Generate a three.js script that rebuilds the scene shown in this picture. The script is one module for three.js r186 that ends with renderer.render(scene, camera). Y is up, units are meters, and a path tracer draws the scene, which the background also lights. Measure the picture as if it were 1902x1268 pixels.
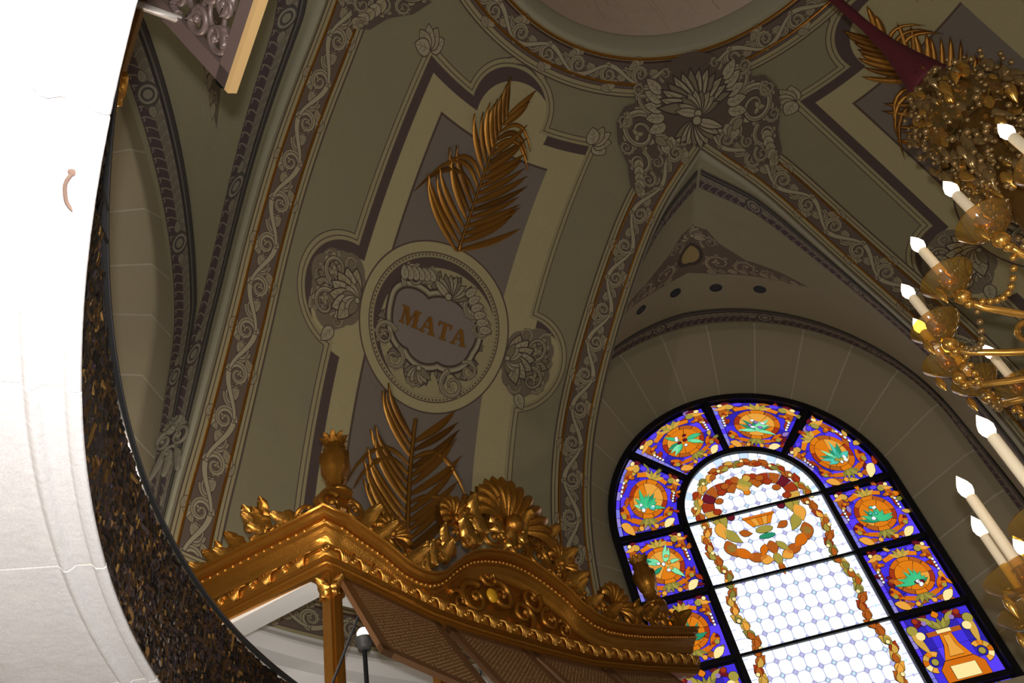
import * as THREE from 'three';
import { mergeGeometries } from 'three/addons/utils/BufferGeometryUtils.js';
import { FontLoader } from 'three/addons/loaders/FontLoader.js';
import { TextGeometry } from 'three/addons/geometries/TextGeometry.js';
import { RectAreaLightUniformsLib } from 'three/addons/lights/RectAreaLightUniformsLib.js';

// ------------------------------------------------------------------ camera, light, exposure
const scene = new THREE.Scene();
const RAD = Math.PI / 180, TAU = Math.PI * 2;
const V3 = (x, y, z) => new THREE.Vector3(x, y, z);
const EYE = 1.6;                                  // the photographer's eye above the floor
const PITCH = 44.462 * RAD, ROLL = 15.19 * RAD;   // looking up into the dome, camera rolled
const camera = new THREE.PerspectiveCamera(44.69, 1902 / 1268, 0.05, 60);
{
  const fwd = V3(0, Math.sin(PITCH), -Math.cos(PITCH));
  const right0 = V3(1, 0, 0), up0 = V3(0, Math.cos(PITCH), Math.sin(PITCH));
  const cx = right0.clone().multiplyScalar(Math.cos(ROLL)).addScaledVector(up0, -Math.sin(ROLL));
  const cy = right0.clone().multiplyScalar(Math.sin(ROLL)).addScaledVector(up0, Math.cos(ROLL));
  camera.position.set(0, EYE, 0);
  camera.quaternion.setFromRotationMatrix(new THREE.Matrix4().makeBasis(cx, cy, fwd.clone().negate()));
  camera.updateMatrixWorld(true);
}
const renderer = new THREE.WebGLRenderer({ antialias: true });
renderer.toneMapping = THREE.LinearToneMapping;
renderer.toneMappingExposure = 1.0;
renderer.shadowMap.enabled = true;
scene.background = new THREE.Color(0.02, 0.022, 0.026);
RectAreaLightUniformsLib.init();
// the camera's own flash, a hand's breadth above the lens
const flash = new THREE.PointLight(new THREE.Color(1.0, 0.983, 0.97), 20.5, 0, 2);
flash.position.copy(V3(0.0, 0.085, 0.02).applyQuaternion(camera.quaternion)).add(camera.position);
flash.castShadow = true; flash.shadow.radius = 1; flash.name = 'camera_flash';
scene.add(flash);

// ------------------------------------------------------------------ helpers
function rng(seed) { let a = seed >>> 0; return () => { a = (a + 0x6D2B79F5) | 0; let t = Math.imul(a ^ (a >>> 15), 1 | a); t = (t + Math.imul(t ^ (t >>> 7), 61 | t)) ^ t; return ((t ^ (t >>> 14)) >>> 0) / 4294967296; }; }
const lerp = (a, b, t) => a + (b - a) * t;
const clamp = (x, a, b) => Math.max(a, Math.min(b, x));
const used = {};
function numbered(n) { if (!(n in used)) { used[n] = 0; return n; } used[n]++; return n + '_' + String(used[n]).padStart(3, '0'); }
function finish(o) { o.traverse(m => { if (m.isMesh) { m.castShadow = true; m.receiveShadow = true; } }); return o; }
function thing(name, label, category, pos = [0, 0, 0], turn = 0, group) {
  const o = new THREE.Group(); o.name = numbered(name); scene.add(o);
  o.position.set(...pos); o.rotation.y = turn; o.userData = { label, category };
  if (group) o.userData.group = group;
  return o;
}
function setting(name, label, category, pos = [0, 0, 0], turn = 0) {
  const o = new THREE.Group(); o.name = name; scene.add(o); o.position.set(...pos); o.rotation.y = turn;
  o.userData = { label, kind: 'structure', category }; return o;
}
function part(name, geo, mat, parent, extra) {
  const m = new THREE.Mesh(Array.isArray(geo) ? merge(geo) : geo, mat); m.name = name; parent.add(m);
  m.castShadow = true; m.receiveShadow = true;
  if (extra) Object.assign(m.userData, extra);
  return m;
}
function merge(list) {
  return mergeGeometries(list.map(g0 => {
    const g = g0.index ? g0.toNonIndexed() : g0;
    const n = g.attributes.position.count;
    if (!g.attributes.uv) g.setAttribute('uv', new THREE.BufferAttribute(new Float32Array(n * 2), 2));
    if (!g.attributes.normal) g.computeVertexNormals();
    for (const k of Object.keys(g.attributes)) if (!['position', 'normal', 'uv', 'color'].includes(k)) g.deleteAttribute(k);
    return g;
  }));
}
// a grid surface: f(i/n, j/m) -> Vector3, uv from g(u, v) or (u, v)
function gridGeo(n, m, f, uvf) {
  const P = [], U = [], I = [];
  for (let i = 0; i <= n; i++) for (let j = 0; j <= m; j++) {
    const u = i / n, v = j / m, p = f(u, v), w = uvf ? uvf(u, v, p) : [u, v];
    P.push(p.x, p.y, p.z); U.push(w[0], w[1]);
  }
  for (let i = 0; i < n; i++) for (let j = 0; j < m; j++) {
    const a = i * (m + 1) + j, b = a + m + 1; I.push(a, b, a + 1, b, b + 1, a + 1);
  }
  const g = new THREE.BufferGeometry();
  g.setAttribute('position', new THREE.Float32BufferAttribute(P, 3));
  g.setAttribute('uv', new THREE.Float32BufferAttribute(U, 2));
  g.setIndex(I); g.computeVertexNormals(); return g;
}
// a tapered round bar along points; radii as a function of 0..1
function barGeo(pts, rad, seg = 7, closed = false) {
  const curve = new THREE.CatmullRomCurve3(pts, closed, 'centripetal');
  const n = Math.max(pts.length * 2, 6), fr = curve.computeFrenetFrames(n, closed);
  const rf = typeof rad === 'function' ? rad : () => rad;
  const P = [], I = [], U = [];
  for (let i = 0; i <= n; i++) {
    const c = curve.getPointAt(i / n), N = fr.normals[i], B = fr.binormals[i], r = rf(i / n);
    for (let j = 0; j <= seg; j++) {
      const a = j / seg * TAU;
      P.push(c.x + r * (Math.cos(a) * N.x + Math.sin(a) * B.x), c.y + r * (Math.cos(a) * N.y + Math.sin(a) * B.y), c.z + r * (Math.cos(a) * N.z + Math.sin(a) * B.z));
      U.push(i / n, j / seg);
    }
  }
  for (let i = 0; i < n; i++) for (let j = 0; j < seg; j++) { const a = i * (seg + 1) + j, b = a + seg + 1; I.push(a, a + 1, b, b, a + 1, b + 1); }
  if (!closed) for (const [base, flip] of [[0, 1], [n * (seg + 1), 0]]) for (let j = 1; j < seg - 1; j++) I.push(base, flip ? base + j + 1 : base + j, flip ? base + j : base + j + 1);
  const g = new THREE.BufferGeometry();
  g.setAttribute('position', new THREE.Float32BufferAttribute(P, 3)); g.setAttribute('uv', new THREE.Float32BufferAttribute(U, 2));
  g.setIndex(I); g.computeVertexNormals(); return g;
}
const box = (w, h, d, x = 0, y = 0, z = 0) => new THREE.BoxGeometry(w, h, d).translate(x, y, z);
const ball = (r, x, y, z, a = 8, b = 6) => new THREE.SphereGeometry(r, a, b).translate(x, y, z);
const lathe = (pts, seg = 20) => new THREE.LatheGeometry(pts.map(p => new THREE.Vector2(p[0], p[1])), seg);
// C- or S-curl in the x-y plane, tapering to its eye
function curl(cx, cy, r, turns, a0, dir, t0, t1, z = 0) {
  const p = [], n = Math.ceil(turns * 12);
  for (let i = 0; i <= n; i++) { const f = i / n, a = a0 + dir * f * turns * TAU, q = r * Math.pow(1 - f * 0.86, 1.1); p.push(V3(cx + q * Math.cos(a), cy + q * Math.sin(a), z + 0.25 * r * f)); }
  const g = [barGeo(p, f => lerp(t0, t1, f), 7)];
  const e = p[p.length - 1]; g.push(ball(t1 * 1.9, e.x, e.y, e.z));
  return g;
}
// a ribbed scallop shell standing in the x-y plane, fan upwards
function shellGeo(r, ribs = 9, span = 3.6, depth = 0.35) {
  const f = (side) => gridGeo(ribs * 4, 8, (u, v) => {
    const a = Math.PI / 2 + (0.5 - u) * span, rib = Math.abs(Math.sin(u * ribs * Math.PI));
    const q = r * (0.12 + 0.88 * v) * (1 - 0.1 * (1 - rib) * v * v);
    const z = side ? -0.06 * r : depth * r * Math.sin(v * Math.PI * 0.75) * (0.65 + 0.35 * rib);
    return V3(q * Math.cos(a), q * Math.sin(a), z);
  });
  return merge([f(0), f(1), ball(r * 0.2, 0, 0, r * 0.12)]);
}
// an acanthus leaf growing along +y in the x-y plane, curling forward at the tip
function acanthus(len, w, curlUp = 0.5, lobes = 3) {
  const top = (side) => gridGeo(14, 6, (u, v) => {
    const s = v * 2 - 1, wid = w * (0.35 + 0.65 * Math.sin(Math.PI * Math.pow(u, 0.75))) * (0.78 + 0.22 * Math.abs(Math.sin(u * Math.PI * lobes)));
    const tip = u > 0.93 ? (1 - u) / 0.07 : 1;
    const y = len * (u - 0.12 * u * u * curlUp), z = curlUp * len * u * u * 0.45 + (side ? -0.012 : 0.2 * w * (1 - s * s) + 0.1 * w * Math.cos(s * 9));
    return V3(s * wid * 0.5 * tip, y, z);
  });
  return merge([top(0), top(1)]);
}
const place = (g, x, y, z, rot = 0, sc = 1) => g.clone().scale(sc, sc, sc).rotateZ(rot).translate(x, y, z);

// ------------------------------------------------------------------ materials
function canvasTex(w, h, draw, wrap) {
  const c = document.createElement('canvas'); c.width = w; c.height = h; draw(c.getContext('2d'), w, h);
  const t = new THREE.CanvasTexture(c); t.colorSpace = THREE.SRGBColorSpace; t.magFilter = THREE.LinearFilter;
  if (wrap) t.wrapS = t.wrapT = THREE.RepeatWrapping;
  return t;
}
function noiseTex(size, seed, cells, amp = 1) {             // grey tiling value noise in layers, as data
  const R = rng(seed), a = new Float32Array(size * size);
  for (const [n, k] of cells) {
    const L = new Float32Array(n * n).map(() => R());
    for (let y = 0; y < size; y++) for (let x = 0; x < size; x++) {
      const fx = x / size * n, fy = y / size * n, x0 = fx | 0, y0 = fy | 0;
      let tx = fx - x0, ty = fy - y0; tx = tx * tx * (3 - 2 * tx); ty = ty * ty * (3 - 2 * ty);
      const g = (i, j) => L[((j + n) % n) * n + ((i + n) % n)];
      a[y * size + x] += k * (lerp(lerp(g(x0, y0), g(x0 + 1, y0), tx), lerp(g(x0, y0 + 1), g(x0 + 1, y0 + 1), tx), ty) - 0.5);
    }
  }
  const d = new Uint8Array(size * size * 4);
  for (let i = 0; i < a.length; i++) { const v = clamp(128 + 255 * amp * a[i], 0, 255); d[i * 4] = d[i * 4 + 1] = d[i * 4 + 2] = v; d[i * 4 + 3] = 255; }
  const t = new THREE.DataTexture(d, size, size); t.wrapS = t.wrapT = THREE.RepeatWrapping; t.magFilter = THREE.LinearFilter; t.needsUpdate = true; return t;
}
const std = (r, g, b, rough = 0.8, metal = 0, more = {}) => new THREE.MeshStandardMaterial({ color: new THREE.Color().setRGB(r, g, b), roughness: rough, metalness: metal, side: THREE.DoubleSide, ...more });
const hex = (h, rough = 0.85, more = {}) => new THREE.MeshStandardMaterial({ color: h, roughness: rough, side: THREE.DoubleSide, ...more });
const plasterBump = noiseTex(256, 5, [[8, 0.5], [32, 0.3], [96, 0.25]]);
const goldBump = noiseTex(256, 11, [[12, 0.4], [48, 0.5], [120, 0.3]]);
const M = {
  gold: std(0.45, 0.2, 0.029, 0.33, 0.86, { bumpMap: goldBump, bumpScale: 0.0012 }),
  goldBright: std(0.7, 0.36, 0.07, 0.27, 0.9, { bumpMap: goldBump, bumpScale: 0.0008 }),
  giltLine: std(0.66, 0.3, 0.05, 0.26, 0.92),
  giltPalm: std(0.4, 0.19, 0.036, 0.42, 0.85),
  giltPalmDark: std(0.24, 0.11, 0.022, 0.45, 0.8),
  stoneBrown: [std(0.43, 0.37, 0.24, 0.9), std(0.415, 0.36, 0.233, 0.9), std(0.445, 0.38, 0.25, 0.9)],
  mortar: std(0.62, 0.56, 0.42, 0.9),
  plasterOlive: std(0.2, 0.2, 0.135, 0.9),
  plasterPale: std(0.38, 0.36, 0.255, 0.9),
  wall: std(0.42, 0.4, 0.34, 0.9),
  white: std(0.78, 0.79, 0.77, 0.7),
  iron: std(0.012, 0.012, 0.016, 0.5, 0.3),
  floor: std(0.3, 0.26, 0.22, 0.6),
};

// ------------------------------------------------------------------ the dome: a sphere on the axis of the chapel
const R = 4.911, Y0 = 2.223 + EYE;                 // radius, height of the centre
const AXIS = [2.304, 0, -2.081], TURN = 0.0468;    // the axis on the floor; -z of its frame runs to the window
// azimuth is counted from the window towards the left, degrees; elevation from the springing
const sph = (az, el, r = R) => V3(-r * Math.cos(el * RAD) * Math.sin(az * RAD), Y0 + r * Math.sin(el * RAD), -r * Math.cos(el * RAD) * Math.cos(az * RAD));
// metres on the dome: x to the right of a meridian, y along it from the springing
const dome = (az0, x, y, lift = 0) => { const el = y / R; return sph(az0 - x / (R * Math.cos(el)) / RAD, el / RAD, R - lift); };
const GROIN = [[0, 58], [4.2, 55.6], [7.9, 53], [10.9, 50], [13.6, 46.3], [17.4, 39.5], [20, 33.5], [21.9, 27.8], [23, 22.5], [23.6, 17], [23.7, 12.7], [23.7, 5], [23.7, 0]];
const JAMB = 3.4;                                  // the bays' sills above the floor
function samplePath(raw, n) {
  const s = [0]; for (let i = 1; i < raw.length; i++) s.push(s[i - 1] + raw[i].distanceTo(raw[i - 1]));
  const out = [], L = s[s.length - 1]; let k = 0;
  for (let i = 0; i <= n; i++) { const q = L * i / n; while (k < raw.length - 2 && s[k + 1] < q) k++; out.push(raw[k].clone().lerp(raw[k + 1], clamp((q - s[k]) / (s[k + 1] - s[k] || 1), 0, 1))); }
  out.length_ = L; return out;
}
const NT = 120;
const groinHalf = (() => {
  const c = new THREE.CatmullRomCurve3(GROIN.map(([a, e]) => sph(a, e)), false, 'centripetal').getPoints(300);
  for (const p of c) { const d = p.clone().sub(V3(0, Y0, 0)).setLength(R); p.copy(d).add(V3(0, Y0, 0)); }
  c.push(V3(c[c.length - 1].x, JAMB, c[c.length - 1].z));
  return samplePath(c, NT);
})();
// |azimuth| of the groin at an elevation, for the edges of the gores
const groinAz = (() => { const t = groinHalf.map(p => { const d = p.clone().sub(V3(0, Y0, 0)); return [Math.asin(clamp(d.y / R, -1, 1)) / RAD, Math.atan2(-p.x, -p.z) / RAD]; });
  return el => { if (el >= 58) return 0; for (let i = 1; i < t.length; i++) if (t[i][0] <= el) { const [e0, a0] = t[i - 1], [e1, a1] = t[i]; return lerp(a0, a1, (e0 - el) / (e0 - e1 || 1)); } return 23.7; }; })();

// ------------------------------------------------------------------ painted grisaille (flat paint on the plaster)
const PC = { light: '#ada386', mid: '#857a62', dark: '#4d4038', line: '#5c4c42', ground: '#6b5c50', cream: '#b4a97f', creamDim: '#a59b75', field: '#918a6b', strip: '#80766b', band: '#5a4a45', plaque: '#8a8077' };
function pLeaf(c, x, y, len, w, ang, fill = PC.light, veins = 2) {
  c.save(); c.translate(x, y); c.rotate(ang);
  c.beginPath(); c.moveTo(0, 0);
  c.bezierCurveTo(w * 0.7, len * 0.08, w * 0.75, len * 0.62, 0, len);
  c.bezierCurveTo(-w * 0.75, len * 0.62, -w * 0.7, len * 0.08, 0, 0);
  c.fillStyle = fill; c.fill(); c.strokeStyle = PC.dark; c.lineWidth = Math.max(len * 0.045, 0.0025); c.stroke();
  c.lineWidth = len * 0.035; c.strokeStyle = PC.mid;
  c.beginPath(); c.moveTo(0, len * 0.06); c.quadraticCurveTo(w * 0.1, len * 0.5, 0, len * 0.88);
  for (let i = 1; i <= veins; i++) { const q = i / (veins + 1); c.moveTo(0, len * q * 0.8); c.lineTo(w * 0.26, len * (q * 0.8 + 0.17)); c.moveTo(0, len * q * 0.8); c.lineTo(-w * 0.26, len * (q * 0.8 + 0.17)); }
  c.stroke(); c.restore();
}
function pTaper(c, pts, w, fill, edge) {                     // a tapering painted stroke
  const L = [], Q = [];
  for (let i = 0; i < pts.length; i++) {
    const a = pts[Math.max(i - 1, 0)], b = pts[Math.min(i + 1, pts.length - 1)], dx = b[0] - a[0], dy = b[1] - a[1], n = Math.hypot(dx, dy) || 1, h = w(i / (pts.length - 1)) / 2;
    L.push([pts[i][0] - dy / n * h, pts[i][1] + dx / n * h]); Q.push([pts[i][0] + dy / n * h, pts[i][1] - dx / n * h]);
  }
  c.beginPath(); [...L, ...Q.reverse()].forEach((p, i) => i ? c.lineTo(p[0], p[1]) : c.moveTo(p[0], p[1])); c.closePath();
  c.fillStyle = fill; c.fill(); if (edge) { c.strokeStyle = PC.dark; c.lineWidth = edge; c.stroke(); }
}
function pScroll(c, x, y, r, a0, dir, turns = 1.5, w = 0.3, lobes = 6) {
  const at = f => { const a = a0 + dir * f * turns * TAU, q = r * (1 - 0.8 * Math.pow(f, 0.85)); return [x + q * Math.cos(a), y + q * Math.sin(a), a]; };
  for (let i = 0; i < lobes; i++) { const [px, py, a] = at(i / lobes * 0.55); pLeaf(c, px - r * 0.1 * Math.cos(a), py - r * 0.1 * Math.sin(a), r * 0.46, r * 0.34, a - Math.PI / 2 + dir * 0.75, i % 2 ? PC.light : '#a89c7b', 1); }
  const pts = []; for (let i = 0; i <= 40; i++) pts.push(at(i / 40));
  pTaper(c, pts, f => r * w * (1 - 0.72 * f), PC.light, r * 0.05);
  pTaper(c, pts.map(p => [p[0] + r * 0.03, p[1] - r * 0.03]), f => r * w * 0.35 * (1 - 0.7 * f), PC.mid, 0);
  const e = at(1); c.beginPath(); c.arc(e[0], e[1], r * 0.13, 0, TAU); c.fillStyle = PC.light; c.fill(); c.strokeStyle = PC.dark; c.lineWidth = r * 0.05; c.stroke();
  for (let i = 0; i < 3; i++) pLeaf(c, e[0], e[1], r * 0.34, r * 0.2, a0 + i * 2.1, '#a89c7b', 0);
}
function pShell(c, x, y, r, a0, span, ribs = 9) {
  for (let i = 0; i < ribs; i++) { const a = a0 + (i / (ribs - 1) - 0.5) * span; pLeaf(c, x, y, r * (i % 2 ? 0.96 : 1), r * span / ribs * 1.25, a - Math.PI / 2, i % 3 ? PC.light : PC.mid, 0); }
  c.beginPath(); c.arc(x, y, r * 0.16, 0, TAU); c.fillStyle = PC.light; c.fill(); c.strokeStyle = PC.dark; c.lineWidth = r * 0.04; c.stroke();
}
function blotches(c, W, H, seed, n, cols, a) {               // stains and patched paint: irregular outlines
  const Q = rng(seed);
  for (let i = 0; i < n; i++) {
    const x = Q() * W, y = Q() * H, r = W * (0.006 + 0.03 * Q()); c.beginPath();
    for (let k = 0; k < 14; k++) { const an = k / 14 * TAU, q = r * (0.5 + 0.8 * Q()); k ? c.lineTo(x + q * Math.cos(an), y + q * 0.8 * Math.sin(an)) : c.moveTo(x + q, y); }
    c.fillStyle = cols[i % cols.length]; c.globalAlpha = a * (0.4 + 0.6 * Q()); c.fill();
  }
  c.globalAlpha = 1;
}
function speckle(c, W, H, seed, amp) {
  const d = c.getImageData(0, 0, W, H), p = d.data, Q = rng(seed);
  for (let i = 0; i < p.length; i += 4) { const k = 1 + (Q() - 0.5) * amp; p[i] = clamp(p[i] * k, 0, 255); p[i + 1] = clamp(p[i + 1] * k, 0, 255); p[i + 2] = clamp(p[i + 2] * k, 0, 255); }
  c.putImageData(d, 0, 0);
}
// --- the gore between two bays: cross-shaped painted panel, lobes, medallion. Metres: x right, y along the meridian
const GW = 5.2, GY = 0.3;
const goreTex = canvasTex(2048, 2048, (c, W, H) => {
  c.fillStyle = PC.field; c.fillRect(0, 0, W, H);
  blotches(c, W, H, 31, 420, ['#8b8568', '#979070', '#938b69', '#8b876f'], 0.25);
  const k = W / GW; c.setTransform(k, 0, 0, -k, W / 2 + 0.05 * k, H + GY * k);
  const panel = (o) => {                                      // outline, grown by o
    const p = new Path2D(), w = 0.87 + o, rl = 0.405 + o, yl = 3.0, xl = 0.85, rt = 0.36 + o, yt = 5.1, top = 5.04 + o;
    const dl = Math.acos(clamp((w - xl) / rl, -1, 1));
    p.moveTo(-w, 0.2); p.lineTo(-w, yl - rl * Math.sin(dl));
    p.arc(-xl, yl, rl, -(Math.PI - dl), Math.PI - dl, true);
    p.lineTo(-w, top);
    const dt = Math.asin(clamp((top - yt) / rt, -1, 1));
    p.lineTo(-rt * Math.cos(dt), top); p.arc(0, yt, rt, Math.PI - dt, dt, true); p.lineTo(w, top);
    p.lineTo(w, yl + rl * Math.sin(dl)); p.arc(xl, yl, rl, dl, -dl, true); p.lineTo(w, 0.2); p.closePath(); return p;
  };
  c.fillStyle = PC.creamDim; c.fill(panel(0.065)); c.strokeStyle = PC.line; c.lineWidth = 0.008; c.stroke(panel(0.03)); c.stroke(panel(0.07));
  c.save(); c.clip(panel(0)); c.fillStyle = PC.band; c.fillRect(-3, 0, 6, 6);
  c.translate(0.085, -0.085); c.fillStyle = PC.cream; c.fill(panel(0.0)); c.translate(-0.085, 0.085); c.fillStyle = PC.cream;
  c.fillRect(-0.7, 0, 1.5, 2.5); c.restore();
  blotchPanel(c);
  // grey strip carrying the palm
  c.fillStyle = PC.line; c.fillRect(-0.575, 0.2, 1.15, 4.56); c.fillStyle = PC.strip; c.fillRect(-0.555, 0.2, 1.13, 4.54);
  // lobes
  for (const sx of [-1, 1]) {
    const x = sx * 0.88;
    c.fillStyle = '#7d715e'; for (let i = 0; i < 11; i++) { const a = i / 11 * TAU; c.beginPath(); c.arc(x + sx * 0.06 + 0.15 * Math.cos(a), 3.0 + 0.2 * Math.sin(a), 0.1 + 0.02 * (i % 3), 0, TAU); c.fill(); }
    for (const [px, py, r, a] of [[0.2, 3.2, 0.08, 1], [0.26, 3.02, 0.07, 2], [0.2, 2.8, 0.08, 4], [0.0, 2.76, 0.07, 3], [0.0, 3.24, 0.07, 5]]) pScroll(c, x + sx * px, py, r, a, sx, 1.3, 0.4, 6);
    for (let i = 0; i < 9; i++) pLeaf(c, x + sx * 0.08, 3.0, 0.2, 0.1, sx * (0.3 - i * 0.42), i % 2 ? '#978c70' : '#857a62', 2);
    pScroll(c, x + sx * 0.12, 3.13, 0.15, sx < 0 ? 0.3 : 2.8, sx, 1.4, 0.34, 7); pScroll(c, x + sx * 0.14, 2.84, 0.14, sx < 0 ? 5.8 : 3.6, -sx, 1.4, 0.34, 7);
    for (let i = 0; i < 7; i++) pLeaf(c, x - sx * 0.1, 3.0, 0.24, 0.12, sx * (-0.2 - i * 0.42) + (sx < 0 ? 0 : 0), i % 2 ? PC.light : '#a89c7b', 2);
    pShell(c, x - sx * 0.13, 3.0, 0.15, sx < 0 ? Math.PI : 0, 2.6, 7);
    pLeaf(c, x + sx * 0.02, 2.7, 0.16, 0.09, Math.PI + sx * 0.5);
    // leaf tufts on the panel's upper corners
    for (let i = -2; i <= 2; i++) pLeaf(c, sx * 0.9, 5.06, 0.17, 0.11, -sx * 0.75 + i * 0.62, i % 2 ? '#a89c7b' : PC.light, 2);
  }
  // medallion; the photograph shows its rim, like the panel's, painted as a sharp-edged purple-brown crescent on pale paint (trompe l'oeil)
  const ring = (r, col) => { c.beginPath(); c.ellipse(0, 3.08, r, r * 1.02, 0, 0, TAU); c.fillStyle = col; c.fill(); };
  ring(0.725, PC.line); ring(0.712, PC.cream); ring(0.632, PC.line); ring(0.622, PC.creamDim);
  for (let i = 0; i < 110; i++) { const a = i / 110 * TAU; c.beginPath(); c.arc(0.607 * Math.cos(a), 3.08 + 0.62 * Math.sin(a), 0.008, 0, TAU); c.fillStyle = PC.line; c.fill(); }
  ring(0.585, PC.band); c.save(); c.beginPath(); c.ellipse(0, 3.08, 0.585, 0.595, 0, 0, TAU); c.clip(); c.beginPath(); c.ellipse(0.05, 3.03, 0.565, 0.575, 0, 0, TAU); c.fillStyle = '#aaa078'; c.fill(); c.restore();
  // cartouche: plaque, rolled frame, shell and leaves
  const plaque = new Path2D(); plaque.moveTo(-0.42, 3.16); plaque.bezierCurveTo(-0.44, 3.34, -0.2, 3.36, -0.12, 3.3); plaque.bezierCurveTo(0, 3.4, 0.2, 3.38, 0.27, 3.28); plaque.bezierCurveTo(0.4, 3.3, 0.45, 3.1, 0.38, 2.98); plaque.bezierCurveTo(0.36, 2.84, 0.22, 2.76, 0.1, 2.8); plaque.bezierCurveTo(0, 2.72, -0.14, 2.74, -0.2, 2.82); plaque.bezierCurveTo(-0.36, 2.82, -0.42, 3.0, -0.42, 3.16); plaque.closePath();
  for (let i = 0; i < 34; i++) { const a = i / 34 * TAU; pLeaf(c, 0.36 * Math.cos(a), 3.07 + 0.33 * Math.sin(a), 0.15 + 0.03 * (i % 3), 0.085, a - Math.PI / 2 + (i % 2 ? 0.5 : -0.4), i % 3 ? '#7b6f5d' : '#948a70', 2); }
  c.lineJoin = 'round'; c.strokeStyle = PC.dark; c.lineWidth = 0.14; c.stroke(plaque); c.strokeStyle = PC.light; c.lineWidth = 0.1; c.stroke(plaque); c.strokeStyle = PC.mid; c.lineWidth = 0.04; c.stroke(plaque); c.fillStyle = PC.plaque; c.fill(plaque); c.strokeStyle = PC.dark; c.lineWidth = 0.018; c.stroke(plaque);
  for (const [x, y, r, a, d] of [[-0.3, 3.42, 0.12, 4.2, -1], [-0.17, 3.5, 0.09, 3.4, 1], [0.34, 3.36, 0.12, 2.2, 1], [0.43, 3.2, 0.1, 1.6, -1], [-0.43, 2.86, 0.11, 0.6, 1], [-0.3, 2.7, 0.1, 1.4, -1], [0.28, 2.64, 0.13, 2.0, 1], [0.4, 2.8, 0.09, 2.4, -1], [-0.08, 2.6, 0.09, 1.2, 1]]) pScroll(c, x, y, r, a, d, 1.4, 0.36, 6);
  pShell(c, 0.06, 3.38, 0.2, Math.PI / 2 - 0.15, 2.4, 9); pShell(c, -0.06, 2.7, 0.15, -Math.PI / 2, 2.2, 7);
  for (let i = 0; i < 6; i++) { pLeaf(c, -0.1 - i * 0.055, 3.46 - i * 0.02, 0.13, 0.07, 0.9 - i * 0.1); pLeaf(c, 0.22 + i * 0.04, 3.44 - i * 0.05, 0.13, 0.07, -0.7 - i * 0.15); }
  c.setTransform(1, 0, 0, 1, 0, 0); speckle(c, W, H, 77, 0.1);
});
function blotchPanel(c) { const Q = rng(9); for (let i = 0; i < 60; i++) { c.fillStyle = i % 2 ? '#b3a873' : '#c2b887'; c.globalAlpha = 0.14; const x = (Q() - 0.5) * 1.5, y = 0.5 + Q() * 4.4, r = 0.03 + Q() * 0.1; c.beginPath(); for (let k = 0; k < 9; k++) { const a = k / 9 * TAU, q = r * (0.5 + Q()); c.lineTo(x + q * Math.cos(a), y + q * Math.sin(a)); } c.fill(); } c.globalAlpha = 1; }
// --- the scroll border: a tile 0.64 m long across a band 0.38 m wide. Across: moulding lines, rinceau, moulding lines
const BANDW = 0.38, BANDL = 0.64;
const bandTex = canvasTex(1024, 608, (c, W, H) => {
  const k = W / BANDL; c.setTransform(k, 0, 0, -k, 0, H);
  c.fillStyle = PC.creamDim; c.fillRect(0, 0, BANDL, BANDW);
  for (const [y, h, col] of [[0.0, 0.012, PC.line], [0.032, 0.008, PC.line], [0.072, 0.008, PC.band], [0.08, 0.215, PC.ground], [0.292, 0.02, '#4b362c'], [0.336, 0.008, PC.line], [0.366, 0.014, PC.line]]) { c.fillStyle = col; c.fillRect(0, y, BANDL, h); }
  const wave = x => 0.187 + 0.066 * Math.sin(x / BANDL * TAU);
  for (let s = -1; s <= 1; s++) for (let h = 0; h < 2; h++) {
    const d = h ? 1 : -1, x = (s + 0.25 + h * 0.5) * BANDL, y = 0.187 - d * -0.006;
    // leaf calyx between two scrolls, then the stem, the scroll and corner leaves
    for (let i = 0; i < 5; i++) pLeaf(c, x + 0.1 + i * 0.012, wave(x + 0.1) + d * i * 0.012, 0.135 - i * 0.008, 0.075, (d > 0 ? -0.2 : 3.34) - d * (0.35 + i * 0.42), i % 2 ? PC.light : '#9c9176', 1);
    for (let i = 0; i < 3; i++) pLeaf(c, x - 0.02 + i * 0.035, 0.187 + d * 0.105, 0.1, 0.06, d > 0 ? 2.2 - i * 0.6 + 3.1 : 0.9 + i * 0.6 - 3.1 + 3.1, i % 2 ? PC.light : '#9c9176', 1);
    pTaper(c, Array.from({ length: 20 }, (_, i) => { const q = x - 0.3 + i / 19 * 0.3; return [q, wave(q)]; }), f => 0.024 + 0.022 * f, PC.light, 0.005);
    pScroll(c, x, y + d * 0.004, 0.086, d > 0 ? -Math.PI / 2 : Math.PI / 2, d > 0 ? 1 : -1, 1.4, 0.56, 9);
  }
  c.setTransform(1, 0, 0, 1, 0, 0); speckle(c, W, H, 5, 0.1);
}, true);
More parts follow.
